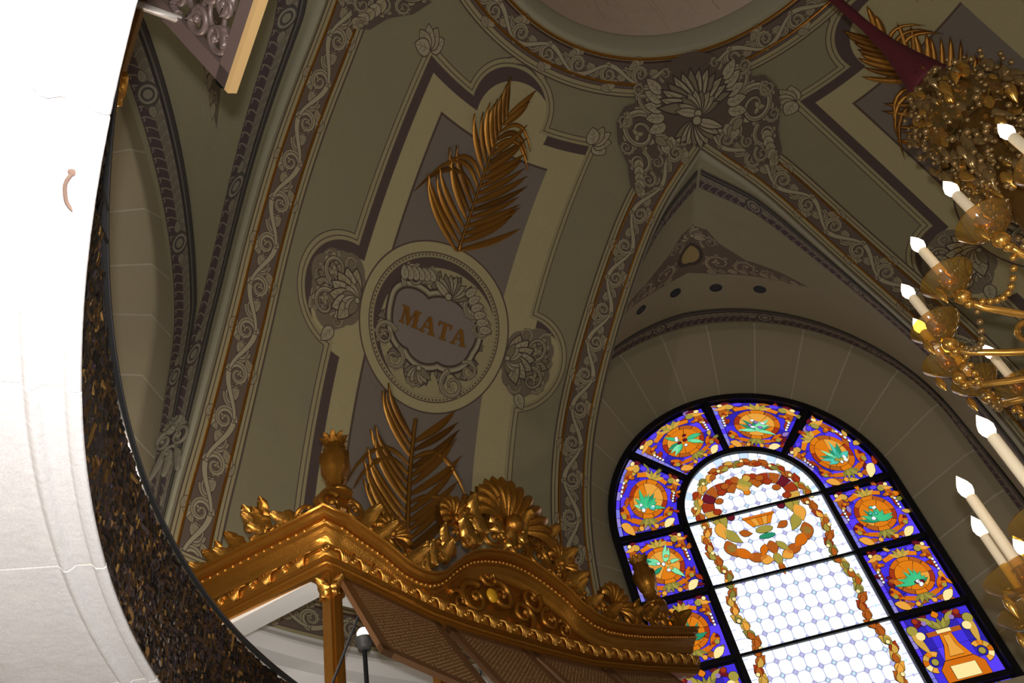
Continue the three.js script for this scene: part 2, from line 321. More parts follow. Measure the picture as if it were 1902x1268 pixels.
// --- husk garland moulding: a tile 1.2 m long, 0.22 m wide
const GARL = 1.2, GARW = 0.24;
const garlandTex = canvasTex(1024, 208, (c, W, H) => {
  const k = W / GARL; c.setTransform(k, 0, 0, -k, 0, H);
  c.fillStyle = '#5e5750'; c.fillRect(0, 0, GARL, GARW);
  for (const [y, h, col] of [[0, 0.1, '#57474a'], [0.1, 0.075, '#7d7566'], [0.175, 0.022, '#3c3634'], [0.197, 0.014, '#6d6a60'], [0.211, 0.029, '#46413e']]) { c.fillStyle = col; c.fillRect(0, y, GARL, h); }
  c.strokeStyle = '#8f8976'; c.lineWidth = 0.009;
  for (let i = 0; i < 15; i++) { const x = i * 0.08; for (const [y0, y1, s] of [[0.1, 0.01, 1], [0.1, 0.172, 1]]) { c.beginPath(); c.moveTo(x, y0); c.quadraticCurveTo(x + 0.05, (y0 + y1) / 2, x + 0.055, y1); c.stroke(); c.beginPath(); c.moveTo(x + 0.055, y1); c.quadraticCurveTo(x + 0.03, (y0 * 0.3 + y1 * 0.7), x + 0.02, y1); c.stroke(); } }
  c.fillStyle = '#57504a'; c.beginPath(); c.ellipse(0.6, 0.1, 0.1, 0.085, 0, 0, TAU); c.fill();
  c.strokeStyle = '#979080'; c.lineWidth = 0.018; c.beginPath(); c.arc(0.6, 0.1, 0.062, 0, TAU); c.stroke(); c.fillStyle = '#8f8976'; c.beginPath(); c.arc(0.6, 0.1, 0.035, 0, TAU); c.fill();
  pLeaf(c, 0.69, 0.1, 0.1, 0.06, -Math.PI / 2, '#8f8976'); pLeaf(c, 0.51, 0.1, 0.1, 0.06, Math.PI / 2, '#8f8976');
  c.setTransform(1, 0, 0, 1, 0, 0); speckle(c, W, H, 6, 0.1);
}, true);
// --- the bay vault's own painting: u runs round the arch, v from groin to wall
const LT = 0.82;                                             // part of the arch that the canvas covers
const bayTex = canvasTex(2048, 1024, (c, W, H) => {
  c.fillStyle = '#979173'; c.fillRect(0, 0, W, H); blotches(c, W, H, 71, 260, ['#908a6c', '#9e987b', '#949076'], 0.3);
  const kx = W / (2 * LT * 5.5), ky = H / 2.9; c.setTransform(kx, 0, 0, -ky, W / 2, H);    // metres at the crown
  const tr = '#6b5f50', cols = ['#9a8e74', '#857964', '#a3977c'];
  const bow = x => 1.82 - 0.26 * x * x * 0.9;                 // lower edge of the ornament follows the arch
  c.fillStyle = tr; c.beginPath(); c.moveTo(-1.32, bow(1.32) + 0.0);
  for (let x = -1.3; x <= 1.31; x += 0.1) c.lineTo(x, bow(x)); c.lineTo(1.0, bow(1.0) - 0.2); c.lineTo(0.6, 1.4); c.lineTo(0.3, 1.22); c.lineTo(0.16, 1.05); c.lineTo(-0.16, 1.05); c.lineTo(-0.3, 1.22); c.lineTo(-0.6, 1.4); c.lineTo(-1.0, bow(1.0) - 0.2); c.closePath(); c.fill();
  for (const s of [-1, 1]) {
    for (const [x, y, r, a] of [[0.32, 1.58, 0.17, 1], [0.62, 1.56, 0.14, 2], [0.86, 1.55, 0.1, 1], [0.2, 1.25, 0.11, 2], [1.06, 1.5, 0.07, 1]]) pScroll(c, s * x, y, r, s > 0 ? a : Math.PI - a, s, 1.4, 0.36, 6);
    for (let i = 0; i < 9; i++) pLeaf(c, s * (0.2 + i * 0.11), 1.74 - i * 0.03, 0.13, 0.08, s * (-1.1 - 0.03 * i), cols[i % 3]);
  }
  pShell(c, 0, 1.2, 0.17, Math.PI * 1.5, 3.4, 9);
  c.fillStyle = '#4b4037'; c.beginPath(); c.ellipse(0, 1.5, 0.15, 0.19, 0, 0, TAU); c.fill(); c.fillStyle = '#a08f5c'; c.beginPath(); c.ellipse(0, 1.5, 0.105, 0.14, 0, 0, TAU); c.fill();
  c.setTransform(1, 0, 0, 1, 0, 0); speckle(c, W, H, 8, 0.1);
});
// --- shell cartouche at the head of each bay, on a silhouette of its own
const shellTex = canvasTex(1024, 1024, (c, W, H) => {
  const k = W / 1.8; c.setTransform(k, 0, 0, -k, W / 2, H + 4.5 * k);
  c.fillStyle = '#63564b'; c.fillRect(-1, 4.4, 2, 2);
  for (const s of [-1, 1]) {
    pScroll(c, s * 0.56, 5.2, 0.19, s > 0 ? 2.4 : 0.7, s > 0 ? -1 : 1, 1.5, 0.36, 8); pScroll(c, s * 0.62, 4.92, 0.12, s > 0 ? 2 : 1.1, s > 0 ? 1 : -1, 1.4, 0.36, 7);
    pScroll(c, s * 0.42, 5.5, 0.13, s > 0 ? 4 : 5.4, s > 0 ? 1 : -1, 1.4, 0.36, 7);
    for (let i = 0; i < 5; i++) pLeaf(c, s * (0.6 + i * 0.015), 4.95 - i * 0.06, 0.15, 0.09, Math.PI + s * (0.5 - i * 0.12), i % 2 ? PC.light : '#a89c7b');
    for (let i = 0; i < 5; i++) pLeaf(c, s * 0.3, 5.25 + i * 0.07, 0.19, 0.1, -s * (1.9 - i * 0.3));
    for (const [x, y, r, a] of [[0.36, 5.06, 0.1, 1], [0.7, 5.3, 0.08, 2], [0.72, 5.06, 0.07, 3], [0.56, 4.76, 0.08, 2], [0.68, 4.68, 0.05, 1], [0.5, 5.58, 0.07, 4], [0.24, 5.7, 0.07, 5], [0.44, 4.92, 0.06, 2]]) pScroll(c, s * x, y, r, s > 0 ? a : Math.PI - a, s, 1.3, 0.42, 7);
    for (let i = 0; i < 7; i++) pLeaf(c, s * (0.12 + i * 0.05), 5.14 - (i % 3) * 0.03, 0.13, 0.075, Math.PI + s * (0.9 - i * 0.3), i % 2 ? PC.light : '#978c70');
  }
  pShell(c, 0, 5.36, 0.36, Math.PI / 2, 2.9, 13);
  pShell(c, 0.02, 5.3, 0.22, Math.PI / 2, 2.6, 9); pShell(c, 0, 5.24, 0.27, -Math.PI / 2, 2.2, 9);
  c.setTransform(1, 0, 0, 1, 0, 0); speckle(c, W, H, 9, 0.1);
});
const lanternTex = canvasTex(1024, 512, (c, W, H) => {
  c.fillStyle = '#e2d3c4'; c.fillRect(0, 0, W, H); blotches(c, W, H, 12, 220, ['#d8c7b9', '#e9dccf', '#dacbbe'], 0.35);
  const Q = rng(44); for (let i = 0; i < 46; i++) { c.strokeStyle = i % 4 ? '#a3948b' : '#ad857c'; c.globalAlpha = 0.45; c.lineWidth = 1 + 3 * Q(); let x = Q() * W, y = H * (0.3 + 0.7 * Q()); c.beginPath(); c.moveTo(x, y); while (y > 0 && Q() > 0.03) { y -= 18; x += (Q() - 0.5) * 7; c.lineTo(x, y); } c.stroke(); } c.globalAlpha = 1;
  speckle(c, W, H, 10, 0.1);
}, true);
const paint = (map, rough = 0.88) => new THREE.MeshStandardMaterial({ map, roughness: rough, side: THREE.DoubleSide });
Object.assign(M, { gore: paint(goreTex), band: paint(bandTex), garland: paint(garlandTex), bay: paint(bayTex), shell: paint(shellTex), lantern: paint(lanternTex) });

// ------------------------------------------------------------------ ceiling: four painted gores, four bay vaults, ring and lantern
const ceiling = setting('ceiling', 'olive painted dome with scroll borders, gilded lines and round lantern opening', 'ceiling', AXIS, TURN);
const turned = (g, k) => g.clone().rotateY(k * Math.PI / 2);
const SHADOWS = {};
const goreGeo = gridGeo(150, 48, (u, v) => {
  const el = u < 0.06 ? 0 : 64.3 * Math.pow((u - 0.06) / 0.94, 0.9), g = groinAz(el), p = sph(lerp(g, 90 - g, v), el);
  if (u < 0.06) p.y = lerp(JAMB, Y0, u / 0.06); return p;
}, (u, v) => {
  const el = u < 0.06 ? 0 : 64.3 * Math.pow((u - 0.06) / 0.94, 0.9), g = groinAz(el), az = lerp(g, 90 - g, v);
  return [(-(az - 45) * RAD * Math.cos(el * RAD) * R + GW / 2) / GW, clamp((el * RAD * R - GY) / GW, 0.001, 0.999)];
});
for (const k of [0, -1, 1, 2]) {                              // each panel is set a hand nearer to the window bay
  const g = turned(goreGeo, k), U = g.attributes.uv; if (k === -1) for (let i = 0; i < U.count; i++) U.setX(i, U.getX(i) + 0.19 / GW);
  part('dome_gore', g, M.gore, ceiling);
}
// a strip on the dome beside the groin: from w0 to w1 metres off it, side +1 left of the bay, -1 right
function besideGroin(w, side, i) {
  const p = groinHalf[i], a = groinHalf[Math.max(i - 1, 0)], b = groinHalf[Math.min(i + 1, NT)];
  const t = b.clone().sub(a).normalize(), n = p.clone().sub(V3(0, Y0, 0)); if (p.y < Y0) n.y = 0; n.normalize();
  const q = t.clone().cross(n).normalize(); if (q.x > 0) q.negate();
  const o = p.clone().addScaledVector(q, w);
  if (o.x > -0.002) { const f = 1; o.x = -0.002 * f; }
  if (o.y >= Y0) { o.sub(V3(0, Y0, 0)).setLength(R).add(V3(0, Y0, 0)); }
  if (side < 0) o.x *= -1;
  return o;
}
const inward = (p, h) => { const d = p.clone().sub(V3(0, Math.max(Y0, p.y < Y0 ? p.y : Y0), 0)).normalize(); return p.clone().addScaledVector(d, -h); };
function groinBand(side) {
  return gridGeo(NT - 4, 4, (u, v) => { const i = Math.round(u * (NT - 4)); return inward(besideGroin(0.005 + v * BANDW, side, i), 0.012); },
    (u, v) => [side * u * groinHalf.length_ * (NT - 4) / NT / BANDL, v]);
}
for (const k of [0, 1, -1, 2]) for (const s of [1, -1]) {
  part('scroll_border', turned(groinBand(s), k), M.band, ceiling);
  for (const [w, r] of [[0.078, 0.009], [0.302, 0.009]]) {
    const pts = []; for (let i = w < 0.2 ? 4 : 9; i <= NT - 20; i += 2) pts.push(inward(besideGroin(w, s, i), 0.016));
    part('gilt_moulding', turned(barGeo(pts, r, 6), k), M.giltLine, ceiling);
  }
}
// ring round the lantern
part('scroll_border', gridGeo(160, 5, (u, v) => sph(u * 360, 64.2 + v * 4.5, R - 0.014), (u, v) => [u * 360 * RAD * R * Math.cos(66.5 * RAD) / BANDL * (20 / 19.3), v]), M.band, ceiling);
for (const [el, r, m, lift] of [[65.55, 0.012, M.giltLine, 0.02], [68.1, 0.012, M.giltLine, 0.022]]) part('gilt_moulding', barGeo(Array.from({ length: 90 }, (_, i) => sph(i * 4, el, R - lift)), r, 6, true), m, ceiling);
part('ring_moulding', (() => { const rr = R * Math.cos(68.7 * RAD), yy = Y0 + R * Math.sin(68.7 * RAD); return lathe([[rr + 0.02, yy - 0.02], [rr - 0.02, yy - 0.02], [rr - 0.03, yy + 0.01], [rr - 0.06, yy + 0.03], [rr - 0.075, yy + 0.08], [rr - 0.1, yy + 0.1], [rr - 0.1, yy + 0.14]], 96); })(), M.plasterPale, ceiling);
{
  const rr = R * Math.cos(68.7 * RAD) - 0.1, yy = Y0 + R * Math.sin(68.7 * RAD) + 0.13;
  part('lantern_drum', gridGeo(96, 14, (u, v) => { const a = u * TAU, q = v < 0.6 ? rr : rr * Math.cos((v - 0.6) / 0.4 * Math.PI / 2), y = v < 0.6 ? v / 0.6 * 1.3 : 1.3 + rr * 0.8 * Math.sin((v - 0.6) / 0.4 * Math.PI / 2); return V3(q * Math.cos(a), yy + y, q * Math.sin(a)); }, (u, v) => [u * 4, v]), M.lantern, ceiling);
}
// bay vaults: from the groin to the arch of the wall behind
const BAYS = [{ k: 0, r: 2.2, yc: 4.62 + EYE, d: 5.45 }, { k: 1, r: 1.98, yc: 4.45 + EYE, d: 4.6 }, { k: -1, r: 1.98, yc: 4.45 + EYE, d: 4.6 }, { k: 2, r: 1.98, yc: 4.45 + EYE, d: 4.6 }];
for (const b of BAYS) {
  const raw = []; for (let i = 0; i <= 90; i++) { const a = i * RAD; raw.push(V3(-b.r * Math.sin(a), b.yc + b.r * Math.cos(a), -b.d)); } raw.push(V3(-b.r, JAMB, -b.d));
  b.arch = samplePath(raw, NT);
  b.at = (t, s) => { const i = clamp(Math.abs(t) * NT, 0, NT), i0 = Math.min(Math.floor(i), NT - 1), f = i - i0; const g = groinHalf[i0].clone().lerp(groinHalf[i0 + 1], f), w = b.arch[i0].clone().lerp(b.arch[i0 + 1], f); const p = g.lerp(w, s); if (t < 0) p.x *= -1; return p; };
  b.len = t => b.at(t, 0).distanceTo(b.at(t, 1));
  const m2 = NT * 2;
  part('bay_vault', turned(gridGeo(m2, 14, (u, v) => b.at(1 - 2 * u, v), (u, v) => [clamp((2 * u - 1 + LT) / (2 * LT), 0.002, 0.998), v]), b.k), M.bay, ceiling);
  const off = (t, w, h) => { const p = b.at(t, w), e = 0.01, n = b.at(t + (t > 0.5 ? -e : e), w).sub(p).cross(b.at(t, w + 0.02).sub(p)).normalize(); const toAxis = V3(0, b.yc - 1.2, p.z).sub(p); if (n.dot(toAxis) < 0) n.negate(); return p.addScaledVector(n, h); };
  for (const s of [1, -1]) {
    // plain border, then the husk garland that follows the groin; a second garland follows the wall arch
    part('husk_garland', turned(gridGeo(100, 3, (u, v) => { const t = s * lerp(0.004, 0.93, u), L = b.len(t), w0 = Math.min(0.13 + 0.1 * Math.max(0, 0.12 - Math.abs(t)) / 0.12, L * 0.2); return off(t, (w0 + Math.min(GARW, L * 0.42) * v) / L, 0.012); }, (u, v) => [s * u * 4.2, 1 - v]), b.k), M.garland, ceiling);
    part('border_moulding', turned(gridGeo(100, 3, (u, v) => { const t = s * lerp(0.0, 0.97, u), L = b.len(t); return off(t, (0.0 + Math.min(0.1, L * 0.17) * v) / L, 0.014 * Math.sin(Math.PI * clamp(v, 0.02, 0.98)) + 0.004); }), b.k), M.plasterPale, ceiling);
    part('husk_garland', turned(gridGeo(100, 3, (u, v) => { const t = s * lerp(0.0, 0.96, u), L = b.len(t), w1 = L - Math.min(0.06, L * 0.08); return off(t, (w1 - Math.min(GARW + 0.04, L * 0.36) * v) / L, 0.014); }, (u, v) => [s * u * 4.6 + 0.25, v]), b.k), M.garland, ceiling);
  }
  // round vents
  const dots = b.k === 0 ? [0.108, 0.025, -0.058, -0.142] : [-0.17, -0.06, 0.06, 0.17];
  for (const t of dots) {
    const s = b.k === 0 ? 0.72 - 2.6 * (t + 0.017) * (t + 0.017) : 0.46, p = off(t, s, 0.006), q = off(t, s, 0.2).sub(p).normalize();
    const g = merge([new THREE.CircleGeometry(0.062, 20), new THREE.TorusGeometry(0.063, 0.008, 6, 20)]); g.applyQuaternion(new THREE.Quaternion().setFromUnitVectors(V3(0, 0, 1), q)); g.translate(p.x, p.y, p.z);
    part('vent_hole', turned(g, b.k), M.vent || (M.vent = std(0.02, 0.028, 0.034, 0.6)), ceiling);
  }
  // shell cartouche over the head of the bay
  const sh = new THREE.Shape(); const half = [[0, 4.98], [0.14, 5.06], [0.3, 5.02], [0.4, 4.86], [0.52, 4.68], [0.68, 4.6], [0.75, 4.72], [0.74, 4.9], [0.8, 5.1], [0.78, 5.28], [0.68, 5.42], [0.56, 5.46], [0.56, 5.6], [0.44, 5.68], [0.3, 5.66], [0.22, 5.78], [0.1, 5.84], [0, 5.86]];
  half.forEach((p, i) => i ? sh.lineTo(...p) : sh.moveTo(...p)); for (let i = half.length - 2; i > 0; i--) sh.lineTo(-half[i][0], half[i][1]); sh.closePath();
  let g = new THREE.ShapeGeometry(sh); g = subdivide(g, 3);
  const P = g.attributes.position, U = [];
  for (let i = 0; i < P.count; i++) { const x = P.getX(i), y = P.getY(i), q = dome(0, x, y, 0.04); U.push((x + 0.9) / 1.8, (y - 4.5) / 1.8); P.setXYZ(i, q.x, q.y, q.z); }
  g.setAttribute('uv', new THREE.Float32BufferAttribute(U, 2)); g.computeVertexNormals();
  part('shell_cartouche', turned(g, b.k), M.shell, ceiling);
}
{ // masks painted in relief where the garlands of the left bay meet
  const b = BAYS[1], m = std(0.24, 0.215, 0.155, 0.9);
  for (const t of [-0.67, 0.67]) {
    const p = b.at(t, 0.5), up = b.at(t - Math.sign(t) * 0.02, 0.5).sub(p).normalize(), across = b.at(t, 0.6).sub(b.at(t, 0.4)).normalize(); let n = up.clone().cross(across).normalize(); if (n.dot(V3(0, 5, 0).sub(p)) < 0) n.negate();
    const x = up.clone().cross(n), B = new THREE.Matrix4().makeBasis(x, up, n).setPosition(p.addScaledVector(n, 0.02));
    const g = merge([shellGeo(0.1, 9, 3, 0.15).translate(0, 0.06, 0), ...curl(-0.06, -0.02, 0.075, 1.5, 1.2, 1, 0.016, 0.008), ...curl(0.06, -0.02, 0.075, 1.5, 1.9, -1, 0.016, 0.008), ...curl(0, -0.13, 0.06, 1.4, 1, 1, 0.014, 0.008), ...[-1, 0, 1].map(i => acanthus(0.2, 0.07, 0.1).rotateZ(Math.PI + i * 0.3).translate(i * 0.05, -0.1, 0)), ...[-1, 1].map(i => acanthus(0.15, 0.07, 0.1).rotateZ(i * 0.9).translate(i * 0.06, 0.04, 0))]).applyMatrix4(B);
    part('garland_mask', turned(g, b.k), m, ceiling);
  }
}
function subdivide(g0, n) {                                   // each triangle into four, n times
  let g = g0.index ? g0.toNonIndexed() : g0, p = Array.from(g.attributes.position.array);
  for (; n--;) { const o = []; for (let i = 0; i < p.length; i += 9) { const a = p.slice(i, i + 3), b = p.slice(i + 3, i + 6), c = p.slice(i + 6, i + 9), m = (x, y) => x.map((v, j) => (v + y[j]) / 2), ab = m(a, b), bc = m(b, c), ca = m(c, a); o.push(...a, ...ab, ...ca, ...ab, ...b, ...bc, ...ca, ...bc, ...c, ...ab, ...bc, ...ca); } p = o; }
  g = new THREE.BufferGeometry(); g.setAttribute('position', new THREE.Float32BufferAttribute(p, 3)); return g;
}
// border along the foot of each gore
for (const k of [0, -1, 1, 2]) part('scroll_border', turned(gridGeo(40, 3, (u, v) => sph(lerp(25, 65, u), 4.6 + v * 3.6, R - 0.016), (u, v) => [u * 3.4 / BANDL, v]), k), M.band, ceiling);
// gilded letters on the medallion of the gore left of the window
const font = await new FontLoader().loadAsync('fonts/droid/droid_serif_bold.typeface.json');
{
  let x = -0.36; for (const ch of 'MATA') {
    let g = new TextGeometry(ch, { font, size: 0.15, depth: 0.012, curveSegments: 3 }); g.computeBoundingBox(); const w = g.boundingBox.max.x - g.boundingBox.min.x; g.translate(-g.boundingBox.min.x + x, 3.0 - (x + w / 2) * 0.02, 0); x += w + 0.012;
    const P = g.attributes.position; for (let i = 0; i < P.count; i++) { const q = dome(45, P.getX(i) + 0.07, P.getY(i), 0.004 + P.getZ(i)); P.setXYZ(i, q.x, q.y, q.z); }
    g.computeVertexNormals(); part('gilt_letter', g, M.giltText || (M.giltText = std(0.36, 0.165, 0.028, 0.45, 0.5)), ceiling);
  }
}

// ------------------------------------------------------------------ gilded palm branches on the gores
function palm(label, k, X0) {
  const o = thing('palm_branch', label, 'palm branch', AXIS, TURN + k * Math.PI / 2, 'gilded palm branches on the dome');
  const Q = rng(3);
  for (const [y0, y1, r0, r1] of [[0.95, 2.36, 0.022, 0.018], [3.8, 5.16, 0.016, 0.006]]) {
    const spine = []; for (let y = y0; y <= y1; y += 0.12) spine.push(dome(45, X0 + 0.02 * Math.sin(y * 2), y, 0.014));
    part('stem', barGeo(spine, f => lerp(r0, r1, f), 6), M.giltPalm, o);
  }
  for (let y = 1.12; y < 5.1; y += 0.074) {
    if (y > 2.3 && y < 3.62) continue;
    for (const s of [-1, 1]) {
      const top = y > 3, f = top ? (y - 3.6) / 1.5 : (y - 1.2) / 1.0;
      const len = (top ? lerp(0.62, 0.3, Math.pow(clamp(f, 0, 1), 1.5)) : lerp(0.6, 0.52, f)) * (0.9 + 0.2 * Q()), ang = (top ? lerp(62, 27, clamp(f, 0, 1)) : lerp(48, 50, f)) * RAD * (0.9 + 0.2 * Q());
      if (!top && Math.hypot(len * Math.sin(ang), y + len * Math.cos(ang) - 3.08) < 0.72) continue;
      if (top && y < 3.76) continue;
      const hook = Q() < 0.14 && (y > 4.1 || y < 2.0), bend = (hook ? 1.3 : -0.25) * (Q() < 0.5 ? 1 : 0.7), wd = 0.06 * (0.85 + 0.3 * Q()) * (hook ? 0.8 : 1), dark = Q();
      const at = q => { const a = ang + s * 0 + bend * q * q * (hook ? 1 : 1); const l = len * q; return [X0 + s * l * Math.sin(ang + bend * q * q * 0.5), y + l * Math.cos(ang + bend * q * q * (hook ? 0.9 : 0.5)), a]; };
      const g = gridGeo(8, 2, (u, v) => { const p = at(u), n = at(Math.min(u + 0.05, 1.05)), dx = n[0] - p[0], dy = n[1] - p[1], L = Math.hypot(dx, dy) || 1, w = wd * Math.pow(Math.sin(Math.PI * clamp(0.06 + 0.94 * u, 0, 1)), 0.7) * (v - 0.5); return dome(45, p[0] - dy / L * w, p[1] + dx / L * w, 0.008 + (v === 0.5 ? 0.022 : 0) + 0.012 * u); });
      part('leaflet', g, dark < 0.3 ? M.giltPalmDark : M.giltPalm, o);
    }
  }
  return o;
}
palm('gilded palm branch behind the MATA medallion', 0, 0.055);
palm('gilded palm branch behind the red chandelier rod', -1, -0.2);

// ------------------------------------------------------------------ walls, sills, cornice, floor
const AX = setting('wall_lower', 'plain plaster wall of the chapel below the dome', 'wall', AXIS, TURN);
{
  part('drum_wall', gridGeo(120, 1, (u, v) => { const az = u * 360, m = ((az + 45) % 90) - 45; return sph(az, 0, R + 0.005).setY(v * JAMB); }), M.wall, AX);
  part('wall_back', gridGeo(120, 1, (u, v) => sph(u * 360, 0, R + 0.9).setY(v * JAMB)), M.wall, AX);
}
const sill = setting('trim_1', 'stone sills of the bays below the dome', 'trim', AXIS, TURN);
for (const b of BAYS) part('sill_slab', turned(new THREE.BoxGeometry(2 * b.r + 0.3, 0.12, b.d + 0.7 - 4.3).translate(0, JAMB - 0.06, -(b.d + 0.7 + 4.3) / 2), b.k), M.stoneBrown[0], sill);
const corn = setting('trim_2', 'white plaster cornice curving round the foot of the dome', 'trim', AXIS, TURN);
{
  const prof = [[4.9, 4.2], [4.8, 4.2], [4.79, 4.16], [4.74, 4.14], [4.7, 4.09], [4.69, 4.03], [4.62, 4.02], [4.615, 3.93], [4.7, 3.91], [4.78, 3.84], [4.8, 3.76], [4.86, 3.75], [4.87, 3.6], [4.9, 3.58]];
  for (const k of [0, -1, 1, 2]) {
    const pr = prof.flatMap((p, i) => i ? [prof[i - 1], p] : []);      // doubled points keep the mouldings' edges
    part('cornice_run', turned(gridGeo(40, pr.length - 1, (u, v) => { const p = pr[Math.round(v * (pr.length - 1))]; return sph(lerp(24.5, 65.5, u), 0, p[0]).setY(p[1]); }), k), M.white, corn);
  }
}
const fl = setting('floor', 'stone floor of the chapel', 'floor', AXIS, TURN);
part('paving', new THREE.CylinderGeometry(5.9, 5.9, 0.2, 64).translate(0, -0.1, 0), M.floor, fl);

// the walls that close the bays: stone splay round the window, plain ones elsewhere
const BAYNAME = { 0: 'wall_front', 1: 'wall_left', '-1': 'wall_right', 2: 'wall_rear' };
for (const b of BAYS) {
  const o = setting(BAYNAME[b.k], ['brown stone splay with pale joints round the stained glass window', 'brown stone recess under the arch of the left bay', 'brown stone recess under the arch of the right bay', 'brown stone recess under the arch of the rear bay'][[0, 1, -1, 2].indexOf(b.k)], 'wall', AXIS, TURN + b.k * Math.PI / 2);
  // section of the splay: radius, arch centre, distance from the axis
  const glazed = b.k === 0, sec = glazed ? [[2.2, b.yc, 5.45], [2.1, b.yc - 0.02, 5.47], [1.54, 4.498 + EYE, 5.93]] : [[1.98, b.yc, 4.6], [1.72, b.yc, 4.62], [1.45, b.yc - 0.05, 5.15]];
  const at = (ang, s, lift = 0) => {                          // ang 0..180 round the arch from the right springing; beyond: down the jambs in metres
    const i = Math.min(Math.floor(s), sec.length - 2), f = s - i, r = lerp(sec[i][0], sec[i + 1][0], f), yc = lerp(sec[i][1], sec[i + 1][1], f), d = lerp(sec[i][2], sec[i + 1][2], f);
    if (ang < 0) return V3(r - lift, yc + ang, -d + lift * 0.5); if (ang > 180) return V3(-r + lift, yc - (ang - 180), -d + lift * 0.5);
    const q = r - lift; return V3(q * Math.cos(ang * RAD), yc + q * Math.sin(ang * RAD), -d + lift * 0.5);
  };
  part('mortar_bed', gridGeo(140, 6, (u, v) => { const q = u * 1.6 - 0.3; const a = q < 0 ? q / 0.3 * 2.9 : q > 1 ? 180 + (q - 1) / 0.3 * 2.9 : q * 180; return at(a, v * (sec.length - 1) * 0.9999, -0.004); }), M.mortar, o);
  const edges = [-2.9]; for (let y = -2.35; y < -0.1; y += 0.5) edges.push(y); for (let a = 7.5; a < 180; a += 15) edges.push(a); for (let y = 0.35; y < 2.5; y += 0.5) edges.push(180 + y); edges.push(182.9);
  for (let i = 0; i + 1 < edges.length; i++) {
    const arc = e => e >= 0 && e <= 180, ga = e => arc(e) ? 0.009 / 2 / RAD * 1 : 0.009;
    const a0 = edges[i] + ga(edges[i]), a1 = edges[i + 1] - ga(edges[i + 1]);
    // parameter steps must stop at the springings, where metres turn into degrees
    const stops = [a0]; for (const q of [0, 180]) if (a0 < q && a1 > q) stops.push(q); stops.push(a1);
    const seq = []; for (let j = 0; j + 1 < stops.length; j++) for (let m = 0; m < 4; m++) seq.push(lerp(stops[j], stops[j + 1], m / 4)); seq.push(a1);
    part('stone_block', gridGeo(seq.length - 1, 6, (u, v) => at(seq[Math.round(u * (seq.length - 1))], v * (sec.length - 1) * 0.9999, 0.004)), M.stoneBrown[i % 3], o);
  }
  if (!glazed) part('blind_panel', gridGeo(40, 1, (u, v) => { const q = u * 1.6 - 0.3, a = q < 0 ? q / 0.3 * 2.9 : q > 1 ? 180 + (q - 1) / 0.3 * 2.9 : q * 180; const p = at(a, 2 * 0.9999, 0.0); return v ? V3(0, Math.min(p.y, sec[2][1]), p.z) : p; }), M.plasterOlive, o);
}

